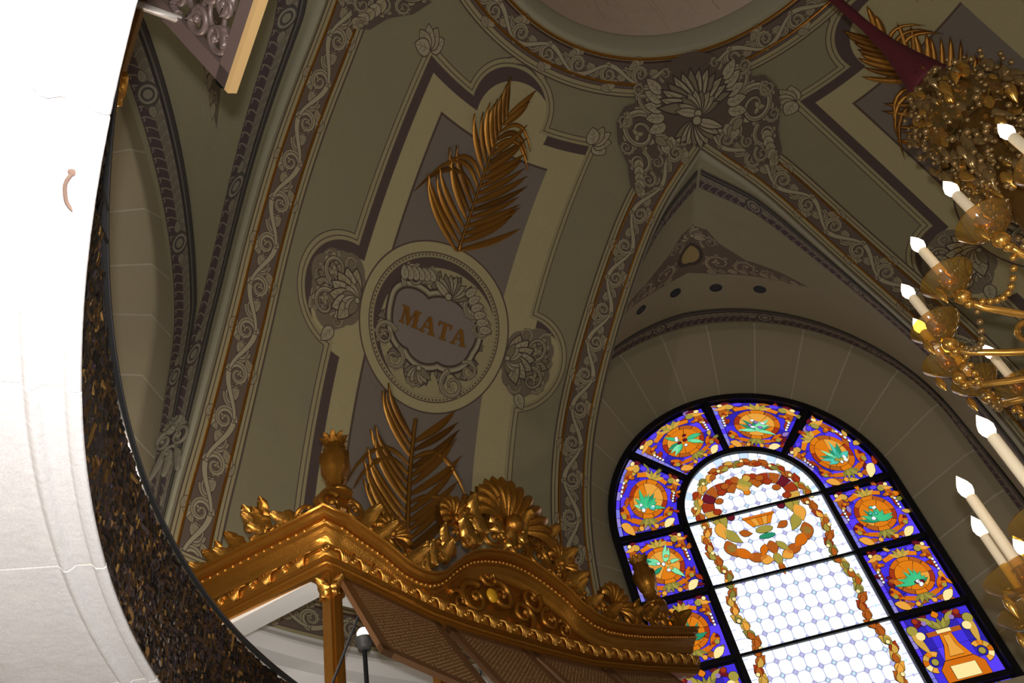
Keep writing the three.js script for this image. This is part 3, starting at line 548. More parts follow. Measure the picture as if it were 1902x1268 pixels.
// ------------------------------------------------------------------ the gallery ring overhead: white stone soffit
const GC = V3(2.28, 0, -2.53), GR = 3.395, G0 = 2.6, G1 = 2.976;
const gal = (aDeg, r, y) => V3(GC.x + r * Math.cos(aDeg * RAD), y, GC.z - r * Math.sin(aDeg * RAD));
const stoneTex = canvasTex(512, 512, (c, W, H) => {
  c.fillStyle = '#cac6c5'; c.fillRect(0, 0, W, H); blotches(c, W, H, 3, 150, ['#c0bab6', '#d2cfcc', '#beb6ae', '#c6c3c6'], 0.4);
  speckle(c, W, H, 21, 0.1);
}, true);
M.stone = new THREE.MeshStandardMaterial({ map: stoneTex, roughness: 0.75, bumpMap: plasterBump, bumpScale: 0.002, side: THREE.DoubleSide });
const ringStone = setting('trim_3', 'white stone ring of the gallery overhead with a beaded edge', 'trim');
{
  // section through the ring: radius, height; doubled points keep the arrises
  const sec = [[3.445, G1], [3.445, 2.616], [3.397, 2.614], [3.395, 2.604], [3.399, 2.6], [3.414, 2.6], [3.42, 2.607], [3.424, 2.611], [3.452, 2.611], [3.457, 2.604], [3.464, 2.598], [3.472, 2.598], [3.478, 2.606], [3.484, 2.612], [3.62, 2.612], [3.64, 2.606], [3.95, 2.606], [3.95, G1]];
  const step = 360 / 42;
  for (let i = 0; i < 42; i++) {
    const a0 = -150.87 + i * step + 0.05, a1 = a0 + step - 0.1;
    const g = gridGeo(8, sec.length - 1, (u, v) => { const p = sec[Math.round(v * (sec.length - 1))]; return gal(lerp(a0, a1, u), p[0], p[1]); }, (u, v) => { const p = sec[Math.round(v * (sec.length - 1))]; return [(lerp(a0, a1, u) * RAD * 3.5) / 0.9, (p[0] - p[1]) / 0.9]; });
    const lid = [a0, a1].map(a => { const s = new THREE.Shape(sec.map(p => new THREE.Vector2(p[0], p[1]))); const q = new THREE.ShapeGeometry(s), P = q.attributes.position; for (let j = 0; j < P.count; j++) { const w = gal(a, P.getX(j), P.getY(j)); P.setXYZ(j, w.x, w.y, w.z); } q.computeVertexNormals(); return q; });
    part('stone_block', merge([g, ...lid]), M.stone, ringStone);
  }
  part('mortar_bed', gridGeo(168, 2, (u, v) => gal(u * 360, 3.4465 + v * 0.5, 2.62)), M.mortar, ringStone);
  part('mortar_bed', gridGeo(168, 1, (u, v) => gal(u * 360, 3.4 + v * 0.047, 2.6128)), M.mortar, ringStone);
  const outer = a => { const d = V3(Math.cos(a * RAD), 0, -Math.sin(a * RAD)), o = V3(GC.x - AXIS[0], 0, GC.z - AXIS[2]), b = o.dot(d), cc = o.lengthSq() - 4.88 * 4.88; return -b + Math.sqrt(b * b - cc); };
  part('soffit_slab', gridGeo(168, 2, (u, v) => gal(u * 360, lerp(3.95, outer(u * 360), v), 2.606), (u, v) => [u * 24, v]), M.stone, ringStone);
  part('gallery_deck', gridGeo(168, 2, (u, v) => gal(u * 360, lerp(3.445, outer(u * 360), v), G1), (u, v) => [u * 24, v]), M.stone, ringStone);
  // a rust run on the edge stone
  const S = (px, py) => px;
  const run = barGeo([[-144.05, 3.428], [-144.3, 3.433], [-144.6, 3.432], [-144.85, 3.428], [-145.0, 3.42], [-145.1, 3.41], [-145.2, 3.399]].map(([a, r]) => gal(a, r, 2.6105)), f => 0.003, 6).clone();
  part('rust_stain', merge([run, new THREE.SphereGeometry(0.006, 10, 6).scale(1, 0.2, 1).translate(...gal(-144.0, 3.427, 2.611).toArray())]), std(0.16, 0.1, 0.075, 0.9), ringStone);
}
// ------------------------------------------------------------------ woven metal lattice lining the ring
{
  const o = thing('lattice_screen', 'dark bronze woven lattice lining the edge of the white stone ring', 'lattice screen', [GC.x, 0, GC.z]);
  const loc = (a, r, y) => V3(r * Math.cos(a * RAD), y, -r * Math.sin(a * RAD));
  const A0 = -235, A1 = -128, Q = rng(17), mats0 = std(0.1, 0.055, 0.022, 0.35, 0.75);
  part('backing', gridGeo(100, 2, (u, v) => loc(lerp(A0, A1, u), 3.44, lerp(2.618, 3.04, v))), mats0, o);
  part('rim', barGeo(Array.from({ length: 80 }, (_, i) => loc(lerp(A0, A1, i / 79), 3.427, 3.05)), 0.01, 8), std(0.045, 0.045, 0.045, 0.25, 0.6), o);
  const mats = [std(0.03, 0.024, 0.02, 0.4, 0.5), mats0, std(0.42, 0.24, 0.07, 0.32, 0.9), std(0.075, 0.055, 0.06, 0.3, 0.7)];
  const strand = new THREE.BoxGeometry(1, 1, 1, 3, 1, 1); { const P = strand.attributes.position; for (let i = 0; i < P.count; i++) { const x = P.getX(i); P.setZ(i, P.getZ(i) + 1.2 * (0.25 - x * x)); } strand.computeVertexNormals(); }
  const cw = 0.0145, cols = Math.round((A1 - A0) * RAD * 3.385 / cw), rows = 29, list = [];
  for (let i = 0; i < cols; i++) for (let j = 0; j < rows; j++) {
    const a = lerp(A0, A1, (i + 0.5 + (Q() - 0.5) * 0.5) / cols), y = lerp(2.622, 3.038, (j + 0.5 + (Q() - 0.5) * 0.5) / rows), vert = (i + j) % 2 === 0, long = Q();
    const w = long < 0.06 ? 0.05 + 0.05 * Q() : 0.017 + 0.01 * Q();
    if (vert ? (y - w / 2 < 2.626 || y + w / 2 > 3.04) : y < 2.624 + w * 0.25) continue;
    const q = Q(), k = q < 0.5 ? 0 : q < 0.8 ? 1 : q < 0.86 ? 2 : 3;
    const m = new THREE.Matrix4().compose(loc(a, 3.434 - 0.004 * Q(), y), new THREE.Quaternion().setFromEuler(new THREE.Euler((Q() - 0.5) * 0.5, a * RAD - Math.PI / 2 + (Q() - 0.5) * 0.7, (vert ? Math.PI / 2 : 0) + (Q() - 0.5) * 0.3, 'YXZ')), V3(w, 0.007 + 0.006 * Q(), 0.004));
    list.push({ m, k, a, y, key: Math.abs(a + 158) + Math.abs(y - 2.8) * 30 });
  }
  const near = [...list].sort((p, q) => p.key - q.key).slice(0, 290), set = new Set(near);
  for (const s of near) { const g = new THREE.Mesh(strand, mats[s.k]); g.name = 'strand'; g.applyMatrix4(s.m); g.castShadow = g.receiveShadow = true; o.add(g); }
  const rest = list.filter(s => !set.has(s)), gs = rest.map(s => { const g = strand.clone().applyMatrix4(s.m), n = g.attributes.position.count, c = mats[s.k].color, C = new Float32Array(n * 3); for (let i = 0; i < n; i++) { C[i * 3] = c.r; C[i * 3 + 1] = c.g; C[i * 3 + 2] = c.b; } g.setAttribute('color', new THREE.BufferAttribute(C, 3)); return g; });
  part('strand_weave', mergeGeometries(gs), new THREE.MeshStandardMaterial({ vertexColors: true, roughness: 0.35, metalness: 0.7 }), o, { kind: 'stuff' });
}

// ------------------------------------------------------------------ gilded tribune box on the gallery
const tribune = thing('gilded_tribune', 'carved gilded box canopy with shell crest, standing on the gallery under the MATA medallion', 'canopy', [-1.07, G1, -3.203], 53.5 * RAD);
{
  const o = tribune, up = h => h + EYE - G1;                 // heights were measured from the eye
  // plan in the tribune's frame: x along the front, z towards the room. Side wall runs back from the corner
  const SIDE = V3(-0.25, 0, -0.968), SIDEN = V3(-0.968, 0, 0.25);
  const topH = [[0, 2.3], [0.103, 2.256], [0.254, 2.195], [0.374, 2.128], [0.46, 2.108], [0.53, 2.112], [0.591, 2.134], [0.645, 2.175], [0.7, 2.225], [0.76, 2.275], [0.84, 2.325], [0.94, 2.36], [1.06, 2.384], [1.147, 2.388], [1.24, 2.378], [1.33, 2.355], [1.426, 2.318], [1.54, 2.262], [1.62, 2.2], [1.728, 2.155], [1.85, 2.14], [2.0, 2.15], [2.2, 2.178], [2.45, 2.225], [2.78, 2.29]];
  const botH = [[0, 2.055], [0.27, 2.0], [0.42, 1.965], [0.58, 1.932], [0.78, 1.914], [1.03, 1.904], [1.3, 1.896], [1.72, 1.895], [2.2, 1.945], [2.78, 2.03]];
  const H = (tab, s) => { for (let i = 1; i < tab.length; i++) if (s <= tab[i][0]) return lerp(tab[i - 1][1], tab[i][1], (s - tab[i - 1][0]) / (tab[i][0] - tab[i - 1][0])); return tab[tab.length - 1][1]; };
  const path = []; for (let q = 1.0; q > 0.01; q -= 0.05) path.push({ p: SIDE.clone().multiplyScalar(q), n: SIDEN, t: lerp(2.3, 2.37, q), b: lerp(2.055, 2.1, q), s: -q });
  { const bis = SIDEN.clone().add(V3(0, 0, 1)).normalize(), k = 1 / bis.z; path.push({ p: V3(0, 0, 0), n: bis.multiplyScalar(k), t: 2.3, b: 2.055, s: 0 }); }
  for (let s = 0.03; s <= 2.781; s += 0.0275) path.push({ p: V3(s, 0, 0), n: V3(0, 0, 1), t: H(topH, s), b: H(botH, s), s });
  // profiles: (height above the line, outward)
  const run = (name, base, prof, mat) => {
    const pr = prof.flatMap((p, i) => i && i < prof.length - 1 ? [p, p] : [p]);
    const g = gridGeo(path.length - 1, pr.length - 1, (u, v) => { const e = path[Math.round(u * (path.length - 1))], q = pr[Math.round(v * (pr.length - 1))]; return e.p.clone().addScaledVector(e.n, q[1]).setY(up(base(e)) + q[0]); }, (u, v) => [u * 12, v * 0.6]);
    const caps = [path[0], path[path.length - 1]].map(e => { const s = new THREE.Shape(prof.map(q => new THREE.Vector2(q[1], q[0]))), c = new THREE.ShapeGeometry(s), P = c.attributes.position; for (let i = 0; i < P.count; i++) { const w = e.p.clone().addScaledVector(e.n, P.getX(i)).setY(up(base(e)) + P.getY(i)); P.setXYZ(i, w.x, w.y, w.z); } c.computeVertexNormals(); return c; });
    return part(name, merge([g, ...caps]), mat, o);
  };
  run('top_moulding', e => e.t, [[-0.035, -0.05], [-0.035, 0.1], [-0.03, 0.115], [-0.012, 0.12], [-0.008, 0.135], [0.0, 0.14], [0.004, 0.13], [0.006, -0.05]], M.gold);
  run('bead_moulding', e => e.t, [[-0.068, -0.03], [-0.068, 0.07], [-0.06, 0.085], [-0.047, 0.09], [-0.035, 0.085], [-0.035, -0.03]], M.gold);
  run('cove', e => e.t, [[-0.13, -0.02], [-0.13, 0.03], [-0.115, 0.034], [-0.095, 0.045], [-0.08, 0.06], [-0.068, 0.07], [-0.068, -0.02]], M.gold);
  run('frieze', e => e.b, [[0.035, -0.02], [0.035, 0.03], [0.045, 0.052], [0.07, 0.06], [0.095, 0.05], [0.108, 0.03], [0.108, -0.02]], M.gold);
  run('lower_moulding', e => e.b, [[0, -0.06], [0, 0.012], [0.006, 0.02], [0.015, 0.02], [0.019, 0.03], [0.03, 0.033], [0.035, 0.025], [0.035, -0.06]], M.gold);
  { // tympanum board between the two runs
    const fr = path.filter(e => e.s >= 0 && e.s < 2.79);
    part('tympanum', merge([gridGeo(fr.length - 1, 1, (u, v) => { const e = fr[Math.round(u * (fr.length - 1))]; return e.p.clone().setZ(0.012).setY(lerp(up(e.b) + 0.1, up(e.t) - 0.12, v)); }), gridGeo(fr.length - 1, 1, (u, v) => { const e = fr[Math.round(u * (fr.length - 1))]; return e.p.clone().setZ(-0.02).setY(lerp(up(e.b) + 0.1, up(e.t) - 0.12, v)); })]), M.gold, o);
  }
  const beads = []; let acc = 0; for (let i = 1; i < path.length; i++) { const e = path[i]; acc += e.p.distanceTo(path[i - 1].p); if (acc > 0.024) { acc = 0; const p = e.p.clone().addScaledVector(e.n, 0.088); beads.push(ball(0.0085, p.x, up(e.t) - 0.05, p.z, 7, 5)); } }
  part('bead_row', merge(beads), M.goldBright, o, { kind: 'stuff' });
  // carved palmettes along the frieze
  const tuft = merge([-2, -1, 0, 1, 2].map(i => barGeo([V3(i * 0.004, -0.03, 0), V3(i * 0.011, -0.006, 0.016), V3(i * 0.017, 0.018, 0.014), V3(i * 0.026 + Math.sign(i) * 0.004, 0.032 - Math.abs(i) * 0.004, 0.002)], f => 0.007 * (1 - 0.45 * f), 5)));
  const rose = merge([...curl(0, 0, 0.026, 1.4, 0.6, 1, 0.008, 0.004), ...curl(0, 0, 0.018, 1, 3, -1, 0.006, 0.004)]);
  acc = 0; let flip = 0;
  for (let i = 1; i < path.length; i++) { const e = path[i]; acc += e.p.distanceTo(path[i - 1].p); if (acc > 0.052) { acc = 0; flip++; const p = e.p.clone().addScaledVector(e.n, 0.056), m = new THREE.Mesh(flip % 2 ? tuft : rose, M.goldBright); m.name = 'frieze_carving'; m.position.set(p.x, up(e.b) + 0.07, p.z); m.rotation.y = e.s < 0 ? -75.5 * RAD : 0; m.castShadow = m.receiveShadow = true; o.add(m); } }
  // ---- crest: scrolls, shells and leaves standing on the cornice. x along the front, h from the eye
  const Z = 0.06, C = (name, g, s, h, rot = 0, sc = 1, mat = M.gold) => part(name, place(g, s, up(h), Z, rot, sc * (name === 'crest_shell' ? 1.08 : 1.22)), mat, o);
  const cScroll = (r, dir, turns = 1.5, a0 = -1.2) => merge(curl(0, 0, r, turns, a0, dir, r * 0.24, r * 0.1));
  const bigShell = shellGeo(0.29, 13, 3.5, 0.3), shell = shellGeo(0.12, 9, 3.6, 0.4), leafA = acanthus(0.2, 0.12, 0.7), leafB = acanthus(0.14, 0.09, 0.9);
  C('crest_shell', bigShell, 1.22, 2.62, -0.12, 1.0);
  for (const [s, h, r, d, a] of [[0.98, 2.66, 0.085, 1, 2.4], [1.5, 2.6, 0.09, -1, 0.8], [0.9, 2.48, 0.075, -1, 3.4], [1.06, 2.5, 0.08, 1, 0.2], [1.24, 2.5, 0.085, -1, 1.6], [1.4, 2.46, 0.08, 1, 5.5], [1.54, 2.42, 0.07, -1, 2.0], [1.12, 2.44, 0.05, -1, 4], [1.32, 2.42, 0.05, 1, 2]]) C('crest_scroll', cScroll(r, d, 1.5, a), s, h);
  for (const [s, h, rot, k] of [[1.0, 2.5, 0.6, 1], [1.12, 2.54, 0.2, 0.9], [1.3, 2.52, -0.2, 1], [1.42, 2.52, -0.7, 1], [1.52, 2.46, -1.0, 0.9], [0.94, 2.42, 1.0, 0.9], [1.2, 2.46, 0, 0.8], [1.58, 2.36, -1.2, 0.8]]) C('crest_leaf', leafA, s, h, rot, k, M.goldBright);
  // side shells of the central crest
  C('crest_shell', shell, 0.79, 2.54, 0.35, 1.05); C('crest_shell', shell, 1.6, 2.48, -0.4, 1.0);
  for (const [s, h, r, d, a] of [[0.76, 2.44, 0.06, 1, 0.4], [0.84, 2.42, 0.05, -1, 2], [1.62, 2.36, 0.06, -1, 2.6], [1.7, 2.28, 0.06, 1, 0.6], [0.7, 2.33, 0.055, -1, 2.8], [0.64, 2.28, 0.045, 1, 0.5]]) C('crest_scroll', cScroll(r, d, 1.4, a), s, h);
  for (const [s, h, rot, k] of [[0.6, 2.2, 0.4, 0.8], [0.66, 2.24, -0.3, 0.8], [0.72, 2.34, 0.6, 0.8], [1.66, 2.3, -0.7, 0.8], [1.74, 2.24, -1.0, 0.8]]) C('crest_leaf', leafB, s, h, rot, k, M.goldBright);
  // shell and leaves between corner and centre
  C('crest_shell', shell, 0.34, 2.31, -0.3, 0.85);
  for (const [s, h, r, d, a] of [[0.24, 2.33, 0.05, 1, 0.5], [0.3, 2.23, 0.05, -1, 2.2], [0.42, 2.22, 0.05, 1, 3.2], [0.44, 2.18, 0.04, -1, 1], [0.52, 2.2, 0.05, -1, 1.5]]) C('crest_scroll', cScroll(r, d, 1.4, a), s, h);
  for (const [s, h, rot, k] of [[0.16, 2.3, -0.6, 0.9], [0.22, 2.26, -0.9, 0.9], [0.4, 2.16, -0.9, 0.9], [0.48, 2.14, -0.2, 0.9], [0.54, 2.15, 0.3, 0.9]]) C('crest_leaf', leafB, s, h, rot, k, M.goldBright);
  // right wing and end finial
  C('crest_shell', shell, 2.02, 2.3, -0.6, 1.15); 
  for (const [s, h, r, d, a] of [[1.84, 2.24, 0.07, 1, 0.4], [1.96, 2.2, 0.06, -1, 2.4], [2.14, 2.26, 0.08, -1, 1.6], [2.3, 2.28, 0.07, 1, 2.6], [2.44, 2.32, 0.075, -1, 0.6], [2.56, 2.33, 0.08, 1, 2.2], [2.66, 2.34, 0.06, -1, 1.4], [2.5, 2.44, 0.06, 1, 3.4]]) C('crest_scroll', cScroll(r, d, 1.5, a), s, h, 0, 1, M.gold);
  for (const [s, h, rot, k] of [[1.9, 2.2, -0.9, 0.9], [2.08, 2.24, -1.1, 0.9], [2.22, 2.22, 0.3, 0.9], [2.36, 2.26, -0.4, 0.8], [2.62, 2.3, -0.9, 1]]) C('crest_leaf', leafB, s, h, rot, k);
  const urn = (mat, s, h, sc, tilt) => {
    const g = lathe([[0.0, 0], [0.075, 0], [0.08, 0.02], [0.05, 0.04], [0.035, 0.07], [0.05, 0.09], [0.045, 0.11], [0.062, 0.15], [0.075, 0.2], [0.07, 0.25], [0.05, 0.28], [0.056, 0.3], [0.042, 0.32], [0.02, 0.33], [0, 0.33]], 14), P = g.attributes.position;
    for (let i = 0; i < P.count; i++) { const y = P.getY(i), a = Math.atan2(P.getZ(i), P.getX(i)), k = 1 + (y > 0.1 ? 0.14 * Math.sin(a * 6 + y * 30) : 0); P.setX(i, P.getX(i) * k); P.setZ(i, P.getZ(i) * k); } g.computeVertexNormals();
    const L = [g]; for (let i = 0; i < 9; i++) { const a = i / 9 * TAU; L.push(acanthus(0.09, 0.05, 0.8).rotateY(a).translate(0.03 * Math.sin(a), 0.29, 0.03 * Math.cos(a))); }
    const f = part('finial', merge(L).scale(sc, sc, sc).rotateZ(tilt).translate(s, up(h), 0.02), mat, o); return f;
  };
  part('finial_base', merge([box(0.13, 0.05, 0.13, 0.03, up(2.44), 0.02), box(0.1, 0.06, 0.1, 0.03, up(2.4), 0.02), ...curl(-0.02, up(2.36), 0.07, 1.4, 1, 1, 0.018, 0.008, 0.08), ...curl(0.1, up(2.36), 0.06, 1.4, 2, -1, 0.016, 0.008, 0.08)]), M.gold, o);
  urn(M.gold, 0.055, 2.46, 1.02, 0.0); urn(M.gold, 2.52, 2.43, 1.0, 0.02);
  part('finial_base', merge([box(0.12, 0.07, 0.12, 2.52, up(2.4), 0.02)]), M.gold, o);
  // crest along the side run
  const side = (g, q, h, rot, sc, mat = M.gold, name = 'crest_scroll') => { const e = place(g, 0, 0, 0, rot, sc).rotateY(-75.5 * RAD); const p = SIDE.clone().multiplyScalar(q).addScaledVector(SIDEN, 0.05); part(name, e.translate(p.x, up(h), p.z), mat, o); };
  for (const [q, h, rot, k] of [[0.24, 2.36, 1.3, 1.1], [0.33, 2.42, 0.2, 1.2], [0.38, 2.47, -0.5, 1.2], [0.48, 2.4, 0.5, 1.1], [0.62, 2.4, 0.7, 1.0], [0.66, 2.41, -0.4, 0.9], [0.8, 2.4, 0.4, 0.9]]) side(leafA, q, h - 0.03, rot, k * 0.7, M.gold, 'crest_leaf');
  for (const [q, h, r, d, a] of [[0.1, 2.37, 0.06, 1, 0.4], [0.2, 2.4, 0.055, -1, 2], [0.27, 2.36, 0.05, 1, 1], [0.38, 2.38, 0.07, -1, 0.8], [0.5, 2.4, 0.05, 1, 2], [0.6, 2.4, 0.05, -1, 1], [0.68, 2.38, 0.05, 1, 0.4], [0.78, 2.4, 0.04, -1, 1]]) side(cScroll(r, d, 1.4, a), q, h, 0, 1);
  for (const [q, h, rot, k] of [[0.16, 2.38, 0.9, 0.9], [0.3, 2.4, 1.0, 0.9], [0.36, 2.44, 0.6, 1], [0.4, 2.46, 0.2, 1], [0.44, 2.46, -0.2, 1], [0.55, 2.38, 0.9, 0.8], [0.72, 2.38, 0.9, 0.8]]) side(leafB, q, h, rot, k, M.goldBright, 'crest_leaf');
  // carved cartouche on the tympanum, with an amber boss
  const car = []; for (const [s, h, r, d, a] of [[0.86, 2.1, 0.1, 1, 1], [1.06, 2.16, 0.09, -1, 2], [1.2, 2.08, 0.1, 1, 4], [1.3, 2.2, 0.08, -1, 0.5], [0.76, 2.06, 0.07, -1, 2.5], [1.42, 2.1, 0.07, 1, 1.5], [1.0, 2.26, 0.06, 1, 3], [1.52, 2.06, 0.06, -1, 2]]) car.push([cScroll(r, d, 1.5, a), s, h]);
  for (const [g, s, h] of car) part('tympanum_scroll', place(g, s, up(h), 0.03), M.gold, o);
  part('boss', new THREE.SphereGeometry(0.036, 16, 10).scale(1, 1.15, 0.5).translate(0.97, up(2.13), 0.06), std(0.75, 0.4, 0.02, 0.35, 0.3), o, { label: 'amber yellow boss' });
  // posts, inner frame board
  const post = (x, z, y0, y1, w) => merge([box(w, y1 - y0, w, x, (y0 + y1) / 2, z), box(w * 1.3, 0.03, w * 1.3, x, y1 - 0.11, z), box(w * 0.5, y1 - y0, w * 1.16, x, (y0 + y1) / 2, z), box(w * 1.2, 0.05, w * 1.2, x, y0 + 0.025, z)]);
  const cp = part('corner_post', post(0.035, -0.02, 0.09, up(2.06), 0.062), M.gold, o);
  part('capital_leaf', merge([place(acanthus(0.1, 0.07, 0.8), 0.035, up(1.93), 0.02), place(acanthus(0.1, 0.07, 0.8), 0.035, up(1.93), 0.02).rotateY(0), acanthus(0.1, 0.07, 0.8).rotateY(-Math.PI / 2).translate(0.0, up(1.93), -0.02)]), M.goldBright, cp);
  for (const s of [0.64, 1.22, 1.82, 2.5]) part('front_post', post(s, -0.05, 0.09, up(H(botH, s)), 0.05), M.gold, o);
  part('side_post', post(SIDE.x * 0.95, SIDE.z * 0.95, 0, up(2.09), 0.055), M.gold, o);
  const board = (a, b, y) => { const d = b.clone().sub(a), L = d.length(), m = new THREE.BoxGeometry(L, 0.03, 0.13); m.rotateY(-Math.atan2(d.z, d.x)); const c = a.clone().add(b).multiplyScalar(0.5); return m.translate(c.x, y, c.z); };
  part('inner_board', merge([board(V3(0.06, 0, -0.1), SIDE.clone().multiplyScalar(1.0).add(V3(0.06, 0, 0)), up(2.075)), board(V3(0.08, 0, -0.1), V3(2.7, 0, -0.1), up(2.03))]), M.white, o, { label: 'white painted board' });
  // ---- awning shutters of fine fretwork, hinged under the cornice and propped open
  for (const [s0, s1] of [[0.05, 0.63], [0.66, 1.2], [1.23, 1.8], [1.83, 2.46]]) awning(o, s0, s1, up(H(botH, (s0 + s1) / 2)) , up(H(botH, s0)), up(H(botH, s1)));
}
// fretwork shutter: a frame round a fine pierced panel. Local: x along the hinge, y down the leaf, z its outer face
function fretPanel(w, l, cell, matFrame, matFret, parent, th = 0.022, fr = 0.05) {
  const frame = part('frame', merge([box(w, fr, th, w / 2, -fr / 2, 0), box(w, fr, th, w / 2, -l + fr / 2, 0), box(fr, l, th, fr / 2, -l / 2, 0), box(fr, l, th, w - fr / 2, -l / 2, 0)]), matFrame, parent);
  const gs = [], Q = rng(Math.round(w * 1000)); const nx = Math.max(2, Math.round((w - 2 * fr) / cell)), ny = Math.max(2, Math.round((l - 2 * fr) / cell));
  for (let i = 0; i < nx; i++) for (let j = 0; j < ny; j++) {
    const x = fr + (i + 0.5) * (w - 2 * fr) / nx, y = -fr - (j + 0.5) * (l - 2 * fr) / ny, r = cell * 0.36;
    gs.push(new THREE.TorusGeometry(r, cell * 0.1, 5, 9).translate(x, y, (Q() - 0.5) * 0.004));
    gs.push(ball(cell * 0.15, x, y, 0.002, 5, 4)); if (Q() < 0.7) gs.push(ball(cell * 0.17, x + cell / 2, y + cell / 2, 0.002, 5, 4));
  }
  for (let i = 0; i <= nx; i++) gs.push(box(cell * 0.16, l - 2 * fr, 0.006, fr + i * (w - 2 * fr) / nx, -l / 2, 0));
  for (let j = 0; j <= ny; j++) gs.push(box(w - 2 * fr, cell * 0.16, 0.006, w / 2, -fr - j * (l - 2 * fr) / ny, 0));
  part('fretwork', merge(gs), matFret, parent, { kind: 'stuff' });
  return frame;
}
function awning(o, s0, s1, y, y0, y1) {
  const g = new THREE.Group(); g.name = 'awning_shutter'; o.add(g); g.position.set(s0, y0 - 0.012, 0.01);
  g.rotation.order = 'ZYX'; g.rotation.z = Math.atan2(y1 - y0, s1 - s0); g.rotation.x = -35.3 * RAD;
  M.fret || (M.fret = std(0.3, 0.165, 0.07, 0.4, 0.55), M.fretFrame = std(0.2, 0.1, 0.045, 0.45, 0.4));
  fretPanel(s1 - s0, 0.71, 0.026, M.fretFrame, M.fret, g);
  const yb = Math.sin(0), stay = part('stay_bar', barGeo([V3(0.02, -0.34, -0.012), V3(0.02, -0.5, -0.35)], 0.006, 6), M.iron, g);
}
// bare bulb lamps of the gallery: one inside the tribune, one added unseen behind the left parapet to brighten that side
function galleryLamp(label, at, power, size) {
  const o = thing('gallery_lamp', label, 'lamp', [at[0], at[1] - 0.04, at[2]]);
  part('lamp_housing', lathe([[0, -0.05], [0.03, -0.05], [0.036, -0.03], [0.042, 0.0], [0.05, 0.015], [0.047, 0.015], [0.038, 0.0], [0, -0.02]], 16), std(0.08, 0.08, 0.08, 0.5), o);
  part('lamp_bulb', new THREE.SphereGeometry(0.036, 14, 10).translate(0, 0.04, 0), new THREE.MeshStandardMaterial({ color: 0xffffff, emissive: 0xfff1ea, emissiveIntensity: 4 }), o);
  part('lamp_stand', new THREE.CylinderGeometry(0.012, 0.012, at[1] - 0.09 - G1, 10).translate(0, (G1 - at[1] + 0.09) / 2 - 0.05, 0), M.iron, o);
  part('lamp_foot', lathe([[0, 0.02], [0.03, 0.02], [0.07, 0.008], [0.075, 0], [0, 0]], 20).translate(0, G1 - at[1] + 0.04, 0), M.iron, o);
  const l = new THREE.PointLight(0xffefe0, power, 0, 2); l.position.set(at[0], at[1], at[2]); l.castShadow = true; l.shadow.radius = size; l.name = 'gallery_lamp_light'; scene.add(l);
}
galleryLamp('small bright lamp inside the gilded tribune', [-1.17, 2.17 + EYE, -4.06], 0.28, 2);
galleryLamp('added unseen bulb lamp on the gallery deck behind the parapet', [...gal(-172, 3.95, 3.22).toArray()], 4.6, 2);

